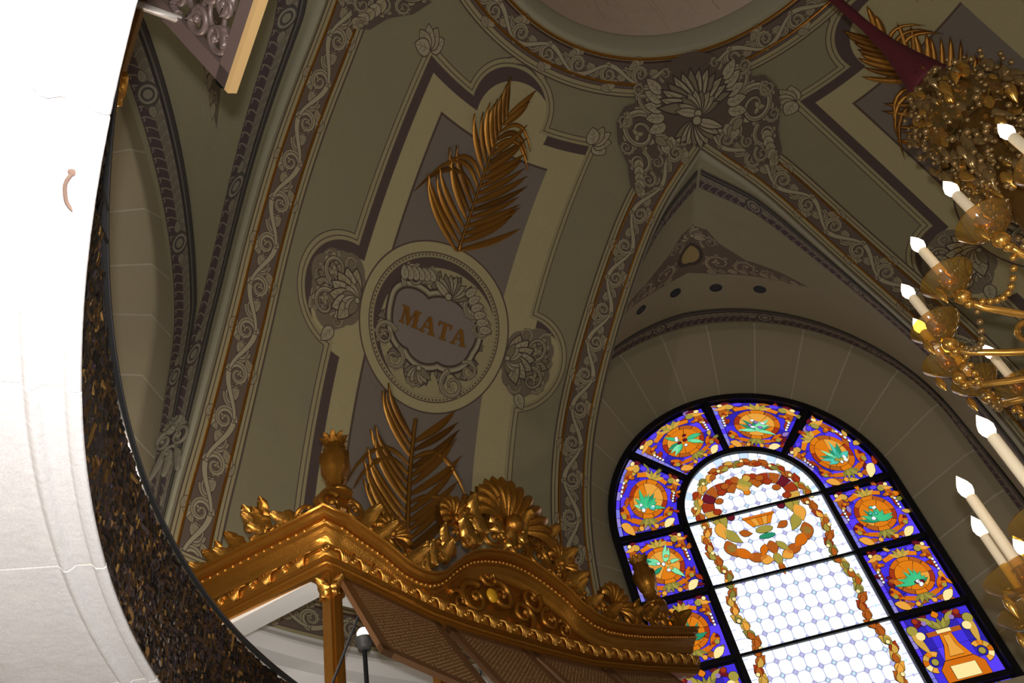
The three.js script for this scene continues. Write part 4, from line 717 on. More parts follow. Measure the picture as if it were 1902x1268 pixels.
// ------------------------------------------------------------------ open shutter of the neighbouring tribune
{
  const A = V3(-0.512, 2.0 + EYE, -0.915);                    // its free lower corner
  const a = 129.5 * RAD, along = V3(Math.cos(a), 0, -Math.sin(a)).negate(), out = V3(-Math.sin(a), 0, -Math.cos(a));
  const inwardDir = out.clone(); if (inwardDir.dot(V3(GC.x - A.x, 0, GC.z - A.z)) < 0) inwardDir.negate();
  const o = thing('open_shutter', 'carved wooden fretwork shutter propped open beside the white stone ring', 'shutter', A.toArray());
  const g = new THREE.Group(); g.name = 'leaf'; o.add(g);
  const down = inwardDir.clone().multiplyScalar(Math.cos(54.5 * RAD)).add(V3(0, -Math.sin(54.5 * RAD), 0)), W = 0.62, L = 0.72;
  const X = along.clone(), Y = down.clone().negate(), Zv = X.clone().cross(Y);
  g.quaternion.setFromRotationMatrix(new THREE.Matrix4().makeBasis(X, Y, Zv));
  M.oak = std(0.13, 0.09, 0.078, 0.42, 0.15); M.oakEdge = std(0.5, 0.32, 0.13, 0.6);
  const fr = 0.042, th = 0.026, put = (name, ge, m) => part(name, ge.translate(0, 0, 0), m, g);
  put('side_rail', merge([box(fr, L, th, fr / 2, L / 2, 0), box(fr, L, th * 0.6, W - fr / 2, L / 2, 0)]), M.oak); put('bottom_rail', box(W, fr, th, W / 2, fr / 2, 0), M.oak); put('top_rail', box(W, fr, th, W / 2, L - fr / 2, 0), M.oak);
  put('edge_strip', merge([box(W + 0.004, 0.016, th, W / 2, -0.008, 0)]), M.oakEdge);
  const Q = rng(88); let n = 0;
  for (let i = 0; i < 6; i++) for (let j = 0; j < 7; j++) {
    const x = fr + 0.045 + i * 0.085, y = fr + 0.045 + j * 0.085, d = (i + j) % 2 ? 1 : -1;
    for (const z of [1]) put('carved_scroll', merge([...curl(x, y, 0.044, 1.3, Q() * TAU, d, 0.0115, 0.006, 0.002), new THREE.TorusGeometry(0.03, 0.007, 6, 14).scale(1, 1.4, 1).rotateZ(Q() * 3).translate(x + 0.042, y + 0.03, 0.0)]), M.oak);
    put('carved_leaf', acanthus(0.06, 0.036, 0.4).rotateZ(Q() * TAU).translate(x + 0.03, y, 0.006), M.oak);
  }
  { // post of the neighbouring box that the stay is fixed to
    const p = gal(-149.5, 3.478, 0), H2 = 1.5;
    part('post', box(0.05, H2, 0.05).rotateY(-149.5 * RAD).translate(p.x - A.x, G1 + H2 / 2 - A.y, p.z - A.z), M.gold, o);
    part('post_carving', merge([...curl(0, 0, 0.035, 1.3, 1, 1, 0.011, 0.006), ...curl(0, -0.08, 0.03, 1.3, 2, -1, 0.01, 0.006)]).rotateY(-149.5 * RAD + Math.PI / 2).translate(p.x - A.x + 0.02, 1.86 + EYE - A.y, p.z - A.z - 0.02), M.goldBright, o);
  }
  part('stay_bar', barGeo([V3(0.035, 0.24, 0.0).applyQuaternion(g.quaternion), V3(0.035, 0.24, 0.0).applyQuaternion(g.quaternion).addScaledVector(inwardDir, -0.4).add(V3(0, -0.02, 0))], 0.011, 6), std(0.5, 0.45, 0.4, 0.4, 0.4), o);
}

// ------------------------------------------------------------------ stained glass window
const GLASS = {};
function glass(key, r, g, b, e = 1) { return GLASS[key] || (GLASS[key] = new THREE.MeshStandardMaterial({ color: new THREE.Color().setRGB(r * 0.3, g * 0.3, b * 0.3), emissive: new THREE.Color().setRGB(r, g, b), emissiveIntensity: e, roughness: 0.25, side: THREE.DoubleSide })); }
const gl = {
  white: glass('white', 0.93, 1.0, 1.04, 1.05), pale: glass('pale', 0.62, 0.8, 0.98), lilac: glass('lilac', 0.52, 0.5, 0.82), came: glass('came', 0.36, 0.36, 0.56), mint: glass('mint', 0.55, 0.86, 0.86),
  blue: glass('blue', 0.055, 0.03, 0.72), blue2: glass('blue2', 0.1, 0.05, 0.9), blue3: glass('blue3', 0.03, 0.018, 0.4), sky: glass('sky', 0.2, 0.2, 0.75), sky2: glass('sky2', 0.3, 0.24, 0.66),
  orange: glass('orange', 0.72, 0.2, 0.008), orange2: glass('orange2', 0.62, 0.145, 0.006), amber: glass('amber', 0.8, 0.36, 0.05), gold: glass('gold', 0.62, 0.36, 0.06), cream: glass('cream', 0.95, 0.78, 0.34),
  red: glass('red', 0.34, 0.035, 0.008), rust: glass('rust', 0.42, 0.1, 0.012), wine: glass('wine', 0.13, 0.008, 0.02), olive: glass('olive', 0.36, 0.3, 0.05), olive2: glass('olive2', 0.22, 0.2, 0.04),
  green: glass('green', 0.05, 0.5, 0.22), green2: glass('green2', 0.02, 0.27, 0.14), mintLeaf: glass('mintLeaf', 0.24, 0.78, 0.42), teal: glass('teal', 0.08, 0.55, 0.45), purple: glass('purple', 0.3, 0.18, 0.5), pearl: glass('pearl', 0.85, 0.9, 0.95),
};
M.lead = std(0.012, 0.012, 0.02, 0.5, 0.2);
const WY = JAMB, WD = 5.925, WR = 1.516, WI = 0.76, SPRING = 4.485 + EYE, BARS = [4.475, 3.735, 3.0235, 2.31].map(h => h + EYE);
function windowAt(name, label, k, rich) {
  const pos = V3(0, 0, -WD).applyAxisAngle(V3(0, 1, 0), TURN + k * Math.PI / 2).add(V3(...AXIS));
  const o = setting(name, label, 'window', [pos.x, 0, pos.z], TURN + k * Math.PI / 2);
  // iron frame
  const arcBar = (r, w, d, a0 = 0, a1 = Math.PI) => { const s = new THREE.Shape(); s.absarc(0, SPRING, r + w / 2, a0, a1, false); s.absarc(0, SPRING, r - w / 2, a1, a0, true); return new THREE.ExtrudeGeometry(s, { depth: d, bevelEnabled: false, curveSegments: 48 }); };
  part('frame', merge([arcBar(WR, 0.07, 0.07), box(0.07, SPRING - WY, 0.07, -WR, (SPRING + WY) / 2, 0.035), box(0.07, SPRING - WY, 0.07, WR, (SPRING + WY) / 2, 0.035), box(2 * WR, 0.07, 0.07, 0, WY + 0.035, 0.035)]), M.iron, o);
  part('mullion', merge([arcBar(WI, 0.062, 0.05)]), M.iron, o);
  for (const s of [-1, 1]) part('mullion', box(0.055, SPRING - WY, 0.05, s * WI, (SPRING + WY) / 2, 0.025), M.iron, o);
  for (const a of [45, 90, 135]) part('glazing_bar', box(0.05, WR - WI, 0.05, 0, (WR + WI) / 2, 0.025).rotateZ((a - 90) * RAD).translate(0, SPRING, 0), M.iron, o);
  for (const y of BARS) part('glazing_bar', merge([box(WR - WI, 0.048, 0.05, -(WR + WI) / 2, y, 0.025), box(WR - WI, 0.048, 0.05, (WR + WI) / 2, y, 0.025), box(2 * WI, 0.026, 0.04, 0, y, 0.022)]), M.iron, o);
  // dark lead sheet in the plane behind the pieces, so that the joints read dark
  const outline = (r) => { const s = new THREE.Shape(); s.moveTo(-r, WY); s.lineTo(r, WY); s.lineTo(r, SPRING); s.absarc(0, SPRING, r, 0, Math.PI, false); s.lineTo(-r, WY); return s; };
  part('lead_sheet', new THREE.ShapeGeometry(outline(WR), 48).translate(0, 0, -0.012), M.lead, o);
  part('clear_sheet', new THREE.ShapeGeometry(outline(WI), 48).translate(0, 0, -0.004), rich ? gl.came : gl.white, o);
  if (!rich) { part('side_sheet', (() => { const s = outline(WR - 0.03); s.holes.push(outline(WI + 0.03)); return new THREE.ShapeGeometry(s, 48).translate(0, 0, -0.004); })(), gl.sky, o); return o; }
  const poly = (pts, lift) => { const s = new THREE.Shape(pts.map(p => new THREE.Vector2(p[0], p[1]))); return new THREE.ExtrudeGeometry(s, { depth: 0.004, bevelEnabled: false }).translate(0, 0, lift); };
  const grow = (pts, d) => { let cx = 0, cy = 0; for (const p of pts) { cx += p[0]; cy += p[1]; } cx /= pts.length; cy /= pts.length; return pts.map(p => { const L = Math.hypot(p[0] - cx, p[1] - cy) || 1; return [p[0] + (p[0] - cx) / L * d, p[1] + (p[1] - cy) / L * d]; }); };
  // ---- clear field: octagons with small diamonds between
  const CX = 0.123, CY = 0.137, field = [];
  const inField = (x, y, m) => (y <= SPRING ? Math.abs(x) < WI - m : Math.hypot(x, y - SPRING) < WI - m) && y > WY + 0.04;
  const oct = []; { const a = CX / 2 - 0.004, b = CY / 2 - 0.004, q = 0.3; for (const [x, y] of [[-1 + q * 1.6, -1], [1 - q * 1.6, -1], [1, -1 + q * 1.5], [1, 1 - q * 1.5], [1 - q * 1.6, 1], [-1 + q * 1.6, 1], [-1, 1 - q * 1.5], [-1, -1 + q * 1.5]]) oct.push([x * a, y * b]); }
  const octG = poly(oct, 0), dia = poly([[-0.016, 0], [0, -0.018], [0.016, 0], [0, 0.018]], 0);
  const diaGeo = { lilac: [], mint: [] }; let n = 0;
  for (let i = -6; i <= 6; i++) for (let j = 0; j < 28; j++) {
    const x = i * CX, y = SPRING + 0.68 - j * CY;
    if (y < BARS[3] - 0.3 || !inField(x, y, 0.085)) continue;
    part('clear_pane', octG, gl.white, o).position.set(x, y, 0);
    if (inField(x + CX / 2, y + CY / 2, 0.06)) diaGeo[(i + j) % 2 ? 'lilac' : 'mint'].push(dia.clone().translate(x + CX / 2, y + CY / 2, 0.001));
  }
  for (const k2 of ['lilac', 'mint']) part('corner_diamond', merge(diaGeo[k2]), gl[k2], o, { kind: 'stuff' });
  // pale margin panes beside the mullions and under the arch
  for (const s of [-1, 1]) for (let y = BARS[3] - 0.3; y < SPRING - 0.02; y += 0.098) { part('pale_pane', poly([[s * 0.725, y], [s * 0.725, y + 0.09], [s * 0.645, y + 0.09], [s * 0.645, y]].map(p => [p[0], p[1]]), 0.0005), (Math.round(y * 31) % 3) ? gl.white : gl.pale, o); }
  const sector = (r0, r1, a0, a1, m = 3) => { const p = []; for (let i = 0; i <= m; i++) { const a = lerp(a0, a1, i / m); p.push([r1 * Math.cos(a), SPRING + r1 * Math.sin(a)]); } for (let i = m; i >= 0; i--) { const a = lerp(a0, a1, i / m); p.push([r0 * Math.cos(a), SPRING + r0 * Math.sin(a)]); } return p; };
  for (let i = 0; i < 22; i++) { const a = i / 22 * Math.PI; part('pale_pane', poly(sector(0.65, 0.727, a + 0.006, a + Math.PI / 22 - 0.006), 0.0005), i % 3 ? gl.white : gl.pale, o); }
  // a piece of coloured glass with its lead line; shapes are listed in panel units and laid down by map()
  const lead = [];
  function piece(parent, name, pts, mat, map, lift = 0.004) { const q = pts.map(p => map(p[0], p[1])); lead.push(poly(grow(q, 0.0055), lift - 0.0025)); return part(name, poly(q, lift), mat, parent); }
  const drop = (x, y, len, w, a, bend = 0.25, m = 7) => { const L = [], Q = []; for (let i = 0; i <= m; i++) { const f = i / m, ww = w * Math.sin(Math.PI * Math.pow(clamp(f, 0.03, 0.97), 0.8)) / 2, an = a + bend * f, cx = x + len * f * Math.cos(a + bend * f * 0.5), cy = y + len * f * Math.sin(a + bend * f * 0.5); L.push([cx - ww * Math.sin(an), cy + ww * Math.cos(an)]); Q.push([cx + ww * Math.sin(an), cy - ww * Math.cos(an)]); } return [...L, ...Q.reverse()]; };
  const arcP = (cx, cy, r0, r1, a0, a1, m = 5) => { const p = []; for (let i = 0; i <= m; i++) { const a = lerp(a0, a1, i / m); p.push([cx + r1 * Math.cos(a), cy + r1 * Math.sin(a)]); } for (let i = m; i >= 0; i--) { const a = lerp(a0, a1, i / m); p.push([cx + r0 * Math.cos(a), cy + r0 * Math.sin(a)]); } return p; };
  const disc = (cx, cy, rx, ry = rx, m = 12) => Array.from({ length: m }, (_, i) => [cx + rx * Math.cos(i / m * TAU), cy + ry * Math.sin(i / m * TAU)]);
  const rect = (x0, y0, x1, y1) => [[x0, y0], [x1, y0], [x1, y1], [x0, y1]];
  const ident = (x, y) => [x, y];
  // ---- scrolling garland inside the clear field: commas of gold, olive and red along a path
  const garl = (pts, seed) => { const Q = rng(seed), cs = ['amber', 'olive', 'rust', 'gold', 'olive2', 'red', 'rust', 'rust']; for (let i = 0; i + 1 < pts.length; i++) { const [x, y] = pts[i], [x2, y2] = pts[i + 1], a = Math.atan2(y2 - y, x2 - x), L = Math.hypot(x2 - x, y2 - y), s = i % 2 ? 1 : -1; piece(o, 'garland_pane', drop(x, y, L * 1.3, 0.085, a, s * 0.9), gl[cs[Math.floor(Q() * cs.length)]], ident, 0.009); piece(o, 'garland_pane', drop(x + s * 0.012, y, L * 1.0, 0.055, a + s * 0.9, -s * 1.4), gl[cs[Math.floor(Q() * cs.length)]], ident, 0.012); if (i % 3 === 0) piece(o, 'garland_pane', disc(x - s * 0.02 * Math.sin(a), y + s * 0.02, 0.019, 0.019, 8), gl.cream, ident, 0.015); } };
  for (const s of [-1, 1]) { const p = []; for (let y = BARS[3] - 0.3; y < SPRING + 0.02; y += 0.088) p.push([s * (0.585 + 0.042 * Math.sin(y * 9)), y]); garl(p, 5 + s); }
  { const p = []; for (let a = 0; a <= 180; a += 9) p.push([(0.6 + 0.018 * Math.sin(a * 0.35)) * Math.cos(a * RAD), SPRING + (0.6 + 0.018 * Math.sin(a * 0.35)) * Math.sin(a * RAD)]); garl(p, 9); }
  // ---- cartouche: red scroll arms, head, bowl and pendant
  for (const s of [-1, 1]) {
    const mp = (x, y) => [s * x * 1.15, SPRING + y * 1.12]; const cs = ['rust', 'red', 'rust', 'wine', 'red', 'gold', 'olive'];
    for (let i = 0; i < 7; i++) piece(o, 'cartouche_pane', arcP(0.2, 0.1, 0.145, 0.255, 2.2 - i * 0.46, 2.2 - i * 0.46 - 0.42), gl[cs[i]], mp, 0.008);
    for (let i = 0; i < 6; i++) piece(o, 'cartouche_pane', disc(0.06 + 0.055 * i, 0.36 - 0.012 * i * i, 0.04, 0.032, 8), gl[i % 2 ? 'red' : 'rust'], mp, 0.011);
    piece(o, 'cartouche_pane', disc(0.24, -0.03, 0.034), gl.wine, mp, 0.013); piece(o, 'cartouche_pane', drop(0.3, 0.02, 0.14, 0.07, -1.2, -0.6), gl.olive, mp, 0.012);
    for (const [x, y, l, w, a, c] of [[0.36, -0.06, 0.16, 0.08, -1.3, 'amber'], [0.34, -0.14, 0.18, 0.07, -1.9, 'olive'], [0.36, -0.26, 0.16, 0.08, -1.5, 'rust'], [0.32, -0.36, 0.16, 0.07, -2.2, 'orange2'], [0.24, -0.46, 0.16, 0.07, -2.7, 'rust'], [0.3, -0.32, 0.1, 0.06, -0.3, 'olive2'], [0.22, -0.2, 0.1, 0.05, -2.5, 'rust'], [0.14, -0.5, 0.1, 0.07, -2.5, 'amber']]) piece(o, 'cartouche_pane', drop(x, y, l * 1.1, w * 1.35, a, -0.5), gl[c], mp, 0.01);
  }
  const mc = (x, y) => [x * 1.2, SPRING + y * 1.12];
  for (const [x, y, r, c] of [[0, 0.3, 0.05, 'olive'], [-0.05, 0.34, 0.034, 'rust'], [0.05, 0.34, 0.034, 'gold'], [0, 0.24, 0.04, 'gold'], [-0.04, 0.27, 0.03, 'amber'], [0.045, 0.27, 0.03, 'olive'], [0, 0.19, 0.03, 'orange']]) piece(o, 'cartouche_pane', disc(x, y, r, r, 9), gl[c], mc, 0.013);
  for (let i = 0; i < 5; i++) piece(o, 'bowl_pane', [[-0.13 + i * 0.052, -0.1], [-0.082 + i * 0.052, -0.1], [-0.055 + i * 0.033, -0.18], [-0.085 + i * 0.033, -0.18]].map(p => p), gl[i % 2 ? 'amber' : 'orange'], mc, 0.011);
  piece(o, 'bowl_pane', rect(-0.14, -0.095, 0.14, -0.07), gl.orange2, mc, 0.012); piece(o, 'bowl_pane', disc(0, -0.23, 0.075, 0.036), gl.olive, mc, 0.011); piece(o, 'bowl_pane', disc(0, -0.3, 0.07, 0.026), gl.green2, mc, 0.011);
  for (const [x, y, l, w, a, c] of [[0, -0.36, 0.14, 0.09, -Math.PI / 2, 'rust'], [-0.05, -0.38, 0.13, 0.06, -2.1, 'orange2'], [0.05, -0.38, 0.13, 0.06, -1.0, 'olive'], [0, -0.48, 0.14, 0.07, -Math.PI / 2, 'olive'], [0, -0.58, 0.12, 0.05, -Math.PI / 2, 'rust']]) piece(o, 'pendant_pane', drop(x, y, l, w, a, 0), gl[c], mc, 0.012);
  // ---- border panels
  const flora = [['green', 'teal'], ['green', 'wine'], ['mintLeaf', 'purple'], ['teal', 'olive'], ['mintLeaf', 'amber'], ['green2', 'purple'], ['green', 'pearl'], ['teal', 'pearl']];
  function borderPanel(idx, map, urnPanel) {
    const g = new THREE.Group(); g.name = 'border_panel'; o.add(g); const Q = rng(100 + idx), P = (nm, pts, c, lift) => piece(g, nm, pts, gl[c], map, lift);
    // blue ground in panes
    for (let i = 0; i < 4; i++) for (let j = 0; j < 4; j++) P('blue_pane', rect(-0.42 + i * 0.225, -0.48 + j * 0.24, -0.42 + i * 0.225 + 0.22, -0.48 + j * 0.24 + 0.235), ['blue', 'blue2', 'blue', 'blue3'][Math.floor(Q() * 4)], 0.0);
    for (let j = 0; j < 9; j++) P('edge_pane', rect(-0.485, -0.48 + j * 0.107, -0.43, -0.48 + j * 0.107 + 0.1), Q() < 0.5 ? 'sky' : Q() < 0.5 ? 'sky2' : 'blue2', 0.0);
    if (urnPanel) {
      P('urn_pane', [[-0.3, -0.48], [0.3, -0.48], [0.3, -0.3], [0.2, -0.2], [-0.2, -0.2], [-0.3, -0.3]], 'orange2', 0.004); P('urn_pane', rect(-0.17, -0.46, 0.17, -0.28), 'cream', 0.008);
      P('urn_pane', [[-0.19, -0.19], [0.19, -0.19], [0.1, 0.0], [0.08, 0.16], [-0.08, 0.16], [-0.1, 0.0]], 'orange', 0.006); P('urn_pane', [[-0.1, -0.15], [0.1, -0.15], [0.05, 0.0], [0.04, 0.14], [-0.04, 0.14], [-0.05, 0.0]], 'amber', 0.009);
      P('urn_pane', rect(-0.24, 0.16, 0.24, 0.225), 'rust', 0.007); P('urn_pane', rect(-0.1, 0.18, 0.1, 0.23), 'cream', 0.01);
      for (const s of [-1, 1]) {
        for (let i = 0; i < 6; i++) P('scroll_pane', arcP(s * 0.33, -0.18, 0.08, 0.15, s > 0 ? 2.2 - i * 0.62 : 0.9 + i * 0.62, s > 0 ? 2.2 - i * 0.62 - 0.56 : 0.9 + i * 0.62 + 0.56), ['amber', 'orange', 'gold', 'orange2', 'cream', 'amber'][i], 0.009);
        P('scroll_pane', disc(s * 0.33, -0.18, 0.045), 'olive', 0.011); P('scroll_pane', disc(s * 0.33, 0.2, 0.06), 'cream', 0.011); P('scroll_pane', disc(s * 0.4, 0.3, 0.07), 'olive', 0.01); P('scroll_pane', drop(s * 0.42, 0.3, 0.4, 0.1, -1.6 - s * 0.2, 0.2), 'gold', 0.009);
        P('scroll_pane', drop(s * 0.12, 0.46, 0.3, 0.1, s > 0 ? -0.3 : Math.PI + 0.3, -s * 0.6), 'wine', 0.009); P('scroll_pane', drop(s * 0.1, 0.3, 0.22, 0.08, s > 0 ? 1.1 : 2.0, -s * 0.7), 'olive', 0.01); P('scroll_pane', disc(s * 0.3, 0.42, 0.04), 'red', 0.011); P('scroll_pane', disc(s * 0.2, 0.36, 0.035), 'purple', 0.011);
      }
      for (let i = -2; i <= 2; i++) P('palmette_pane', drop(i * 0.02, 0.24, 0.16, 0.055, Math.PI / 2 - i * 0.45, 0), i % 2 ? 'olive' : 'olive2', 0.012);
      P('palmette_pane', drop(0, 0.4, 0.1, 0.1, Math.PI / 2, 0), 'orange', 0.012);
      return;
    }
    // small curls crowding the margin
    for (let i = 0; i < 22; i++) { const e = i % 4, f = (Q() - 0.5) * 0.8, x = e === 0 ? f : e === 1 ? f : e === 2 ? -0.37 + 0.05 * Q() : 0.4 + 0.04 * Q(), y = e === 0 ? 0.4 + 0.05 * Q() : e === 1 ? -0.42 - 0.03 * Q() : f; P('curl_pane', drop(x, y, 0.1 + 0.08 * Q(), 0.05 + 0.025 * Q(), Q() * TAU, (Q() - 0.5) * 2.4), ['rust', 'red', 'orange2', 'wine', 'gold', 'purple', 'orange', 'olive2', 'red', 'rust'][Math.floor(Q() * 10)], 0.0065); }
    // medallion: ring of orange segments round an amber field
    for (let i = 0; i < 10; i++) P('medallion_pane', arcP(0.02, 0.0, 0.24, 0.305, i * TAU / 10 + 0.02, (i + 1) * TAU / 10 - 0.02), ['orange2', 'rust', 'orange', 'orange2', 'red'][i % 5], 0.005);
    for (let i = 0; i < 6; i++) P('medallion_pane', [[0.02, 0], ...arcP(0.02, 0, 0.23, 0.235, i * TAU / 6 + 0.02, (i + 1) * TAU / 6 - 0.02).slice(0, 6)], Q() < 0.4 ? 'amber' : 'orange', 0.008);
    // plant
    const [la, fl2] = flora[idx % flora.length]; const wild = idx % 3;
    for (let i = 0; i < 9; i++) { const a = wild === 1 ? Q() * TAU : Math.PI / 2 + (i - 4) * 0.36 + (Q() - 0.5) * 0.2, r0 = wild === 1 ? 0.06 : 0.0; P('leaf_pane', drop(0.02 + r0 * Math.cos(a), (wild === 1 ? 0 : -0.14) + r0 * Math.sin(a), 0.17 + 0.14 * Q(), 0.05 + 0.03 * Q(), a, (Q() - 0.5) * 0.7), Q() < 0.6 ? la : Q() < 0.5 ? 'green2' : 'mintLeaf', 0.011); }
    for (let i = 0; i < 6; i++) P('flower_pane', disc(0.02 + (Q() - 0.5) * 0.22, (wild === 0 ? -0.14 : 0.02) + (Q() - 0.5) * (wild === 0 ? 0.1 : 0.24), 0.022 + 0.014 * Q(), 0.02 + 0.012 * Q(), 7), i < 3 ? fl2 : 'pearl', 0.014);
    // palmettes above and below, brackets, commas, pearls
    for (const s of [1, -1]) for (let i = -2; i <= 2; i++) P('palmette_pane', drop(0.02 + i * 0.015, s * 0.31, 0.15, 0.055, s * Math.PI / 2 - s * i * 0.5, 0), i % 2 ? 'olive' : s > 0 ? 'gold' : 'olive2', 0.012);
    for (const s of [-1, 1]) {
      P('scroll_pane', [[s * 0.06, 0.33], [s * 0.24, 0.28], [s * 0.26, 0.34], [s * 0.09, 0.4]], 'orange', 0.01); P('scroll_pane', [[s * 0.06, -0.33], [s * 0.24, -0.28], [s * 0.26, -0.34], [s * 0.09, -0.4]], 'orange2', 0.01);
      P('scroll_pane', drop(s * 0.4, 0.42, 0.32, 0.1, -Math.PI / 2 - s * 0.25, s * 0.7), 'rust', 0.009); P('scroll_pane', drop(s * 0.3, 0.44, 0.2, 0.075, s > 0 ? -0.9 : Math.PI + 0.9, s * 0.9), 'amber', 0.011);
      P('scroll_pane', disc(s * 0.3, 0.38, 0.05), s > 0 ? 'olive' : 'gold', 0.013); P('scroll_pane', drop(s * 0.36, -0.12, 0.24, 0.11, -Math.PI / 2 - s * 0.1, -s * 0.8), 'orange2', 0.009); P('scroll_pane', drop(s * 0.41, 0.0, 0.16, 0.06, Math.PI / 2, s * 0.5), 'red', 0.01);
      P('scroll_pane', drop(s * 0.42, -0.36, 0.24, 0.12, s > 0 ? Math.PI + 0.3 : -0.3, s * 0.9), s > 0 ? 'cream' : 'amber', 0.013); P('scroll_pane', drop(s * 0.16, -0.42, 0.17, 0.075, s > 0 ? -0.2 : Math.PI + 0.2, s * 0.5), 'rust', 0.011); P('scroll_pane', disc(s * 0.12, -0.44, 0.035), 'amber', 0.014); P('scroll_pane', disc(s * 0.36, -0.26, 0.035), 'olive', 0.013);
      for (let i = 0; i < 4; i++) { P('scroll_pane', arcP(s * 0.33, 0.2, 0.035, 0.085, (s > 0 ? 2.4 : 0.7) - s * i * 0.75, (s > 0 ? 2.4 : 0.7) - s * i * 0.75 - s * 0.68, 3), ['rust', 'orange', 'red', 'gold'][i], 0.012); P('scroll_pane', arcP(s * 0.32, -0.2, 0.04, 0.095, (s > 0 ? -2.2 : -0.9) + s * i * 0.75, (s > 0 ? -2.2 : -0.9) + s * i * 0.75 + s * 0.68, 3), ['red', 'rust', 'orange2', 'wine'][i], 0.011); }
      P('scroll_pane', disc(s * 0.2, 0.42, 0.055, 0.035), 'blue2', 0.013); P('scroll_pane', drop(s * 0.2, -0.47, 0.2, 0.05, s > 0 ? 0.2 : Math.PI - 0.2, s * 0.3), 'purple', 0.010); P('scroll_pane', drop(s * 0.28, 0.47, 0.16, 0.05, s > 0 ? 0 : Math.PI, -s * 0.3), 'wine', 0.01); P('scroll_pane', disc(s * 0.4, 0.43, 0.03), 'cream', 0.014);
      for (let i = 0; i < 4; i++) P('pearl_pane', disc(s * 0.415, 0.16 - i * 0.055, 0.017, 0.02, 7), 'pearl', 0.013);
    }
  }
  let id = 0;
  for (let q = 0; q < 4; q++) { const a0 = Math.PI - q * Math.PI / 4 - 0.028, a1 = Math.PI - (q + 1) * Math.PI / 4 + 0.028, r0 = WI + 0.04, r1 = WR - 0.04; borderPanel(id++, q === 0 ? (x, y) => { const r = lerp(r1, r0, x + 0.5), a = lerp(a0, a1, y + 0.5); return [r * Math.cos(a), SPRING + r * Math.sin(a)]; } : q === 3 ? (x, y) => { const r = lerp(r0, r1, x + 0.5), a = lerp(a1, a0, y + 0.5); return [r * Math.cos(a), SPRING + r * Math.sin(a)]; } : (x, y) => { const r = lerp(r0, r1, y + 0.5), a = lerp(a0, a1, x + 0.5); return [r * Math.cos(a), SPRING + r * Math.sin(a)]; }); }
  for (const s of [-1, 1]) for (let j = 0; j < 4; j++) { const y1 = BARS[j] - 0.03, y0 = (BARS[j + 1] ?? WY + 0.04) + 0.03, xa = s < 0 ? -WR + 0.045 : WI + 0.035, xb = s < 0 ? -WI - 0.035 : WR - 0.045; borderPanel(id++, (x, y) => [lerp(xa, xb, x + 0.5), lerp(y0, y1, y + 0.5)], j >= 2); }
  part('lead_came', merge(lead), M.lead, o, { kind: 'stuff' });
  return o;
}
windowAt('window_1', 'round-arched stained glass window with blue borders and a clear leaded centre', 0, true);
// its daylight
{
  const l = new THREE.RectAreaLight(new THREE.Color(0.9, 0.95, 1.0), 0.1, 1.5, 3.2); const d = V3(0, 0, -WD + 0.12).applyAxisAngle(V3(0, 1, 0), TURN).add(V3(...AXIS));
  l.position.set(d.x, 4.9, d.z); l.lookAt(AXIS[0], 4.9, AXIS[2]); l.name = 'window_daylight'; scene.add(l);

}

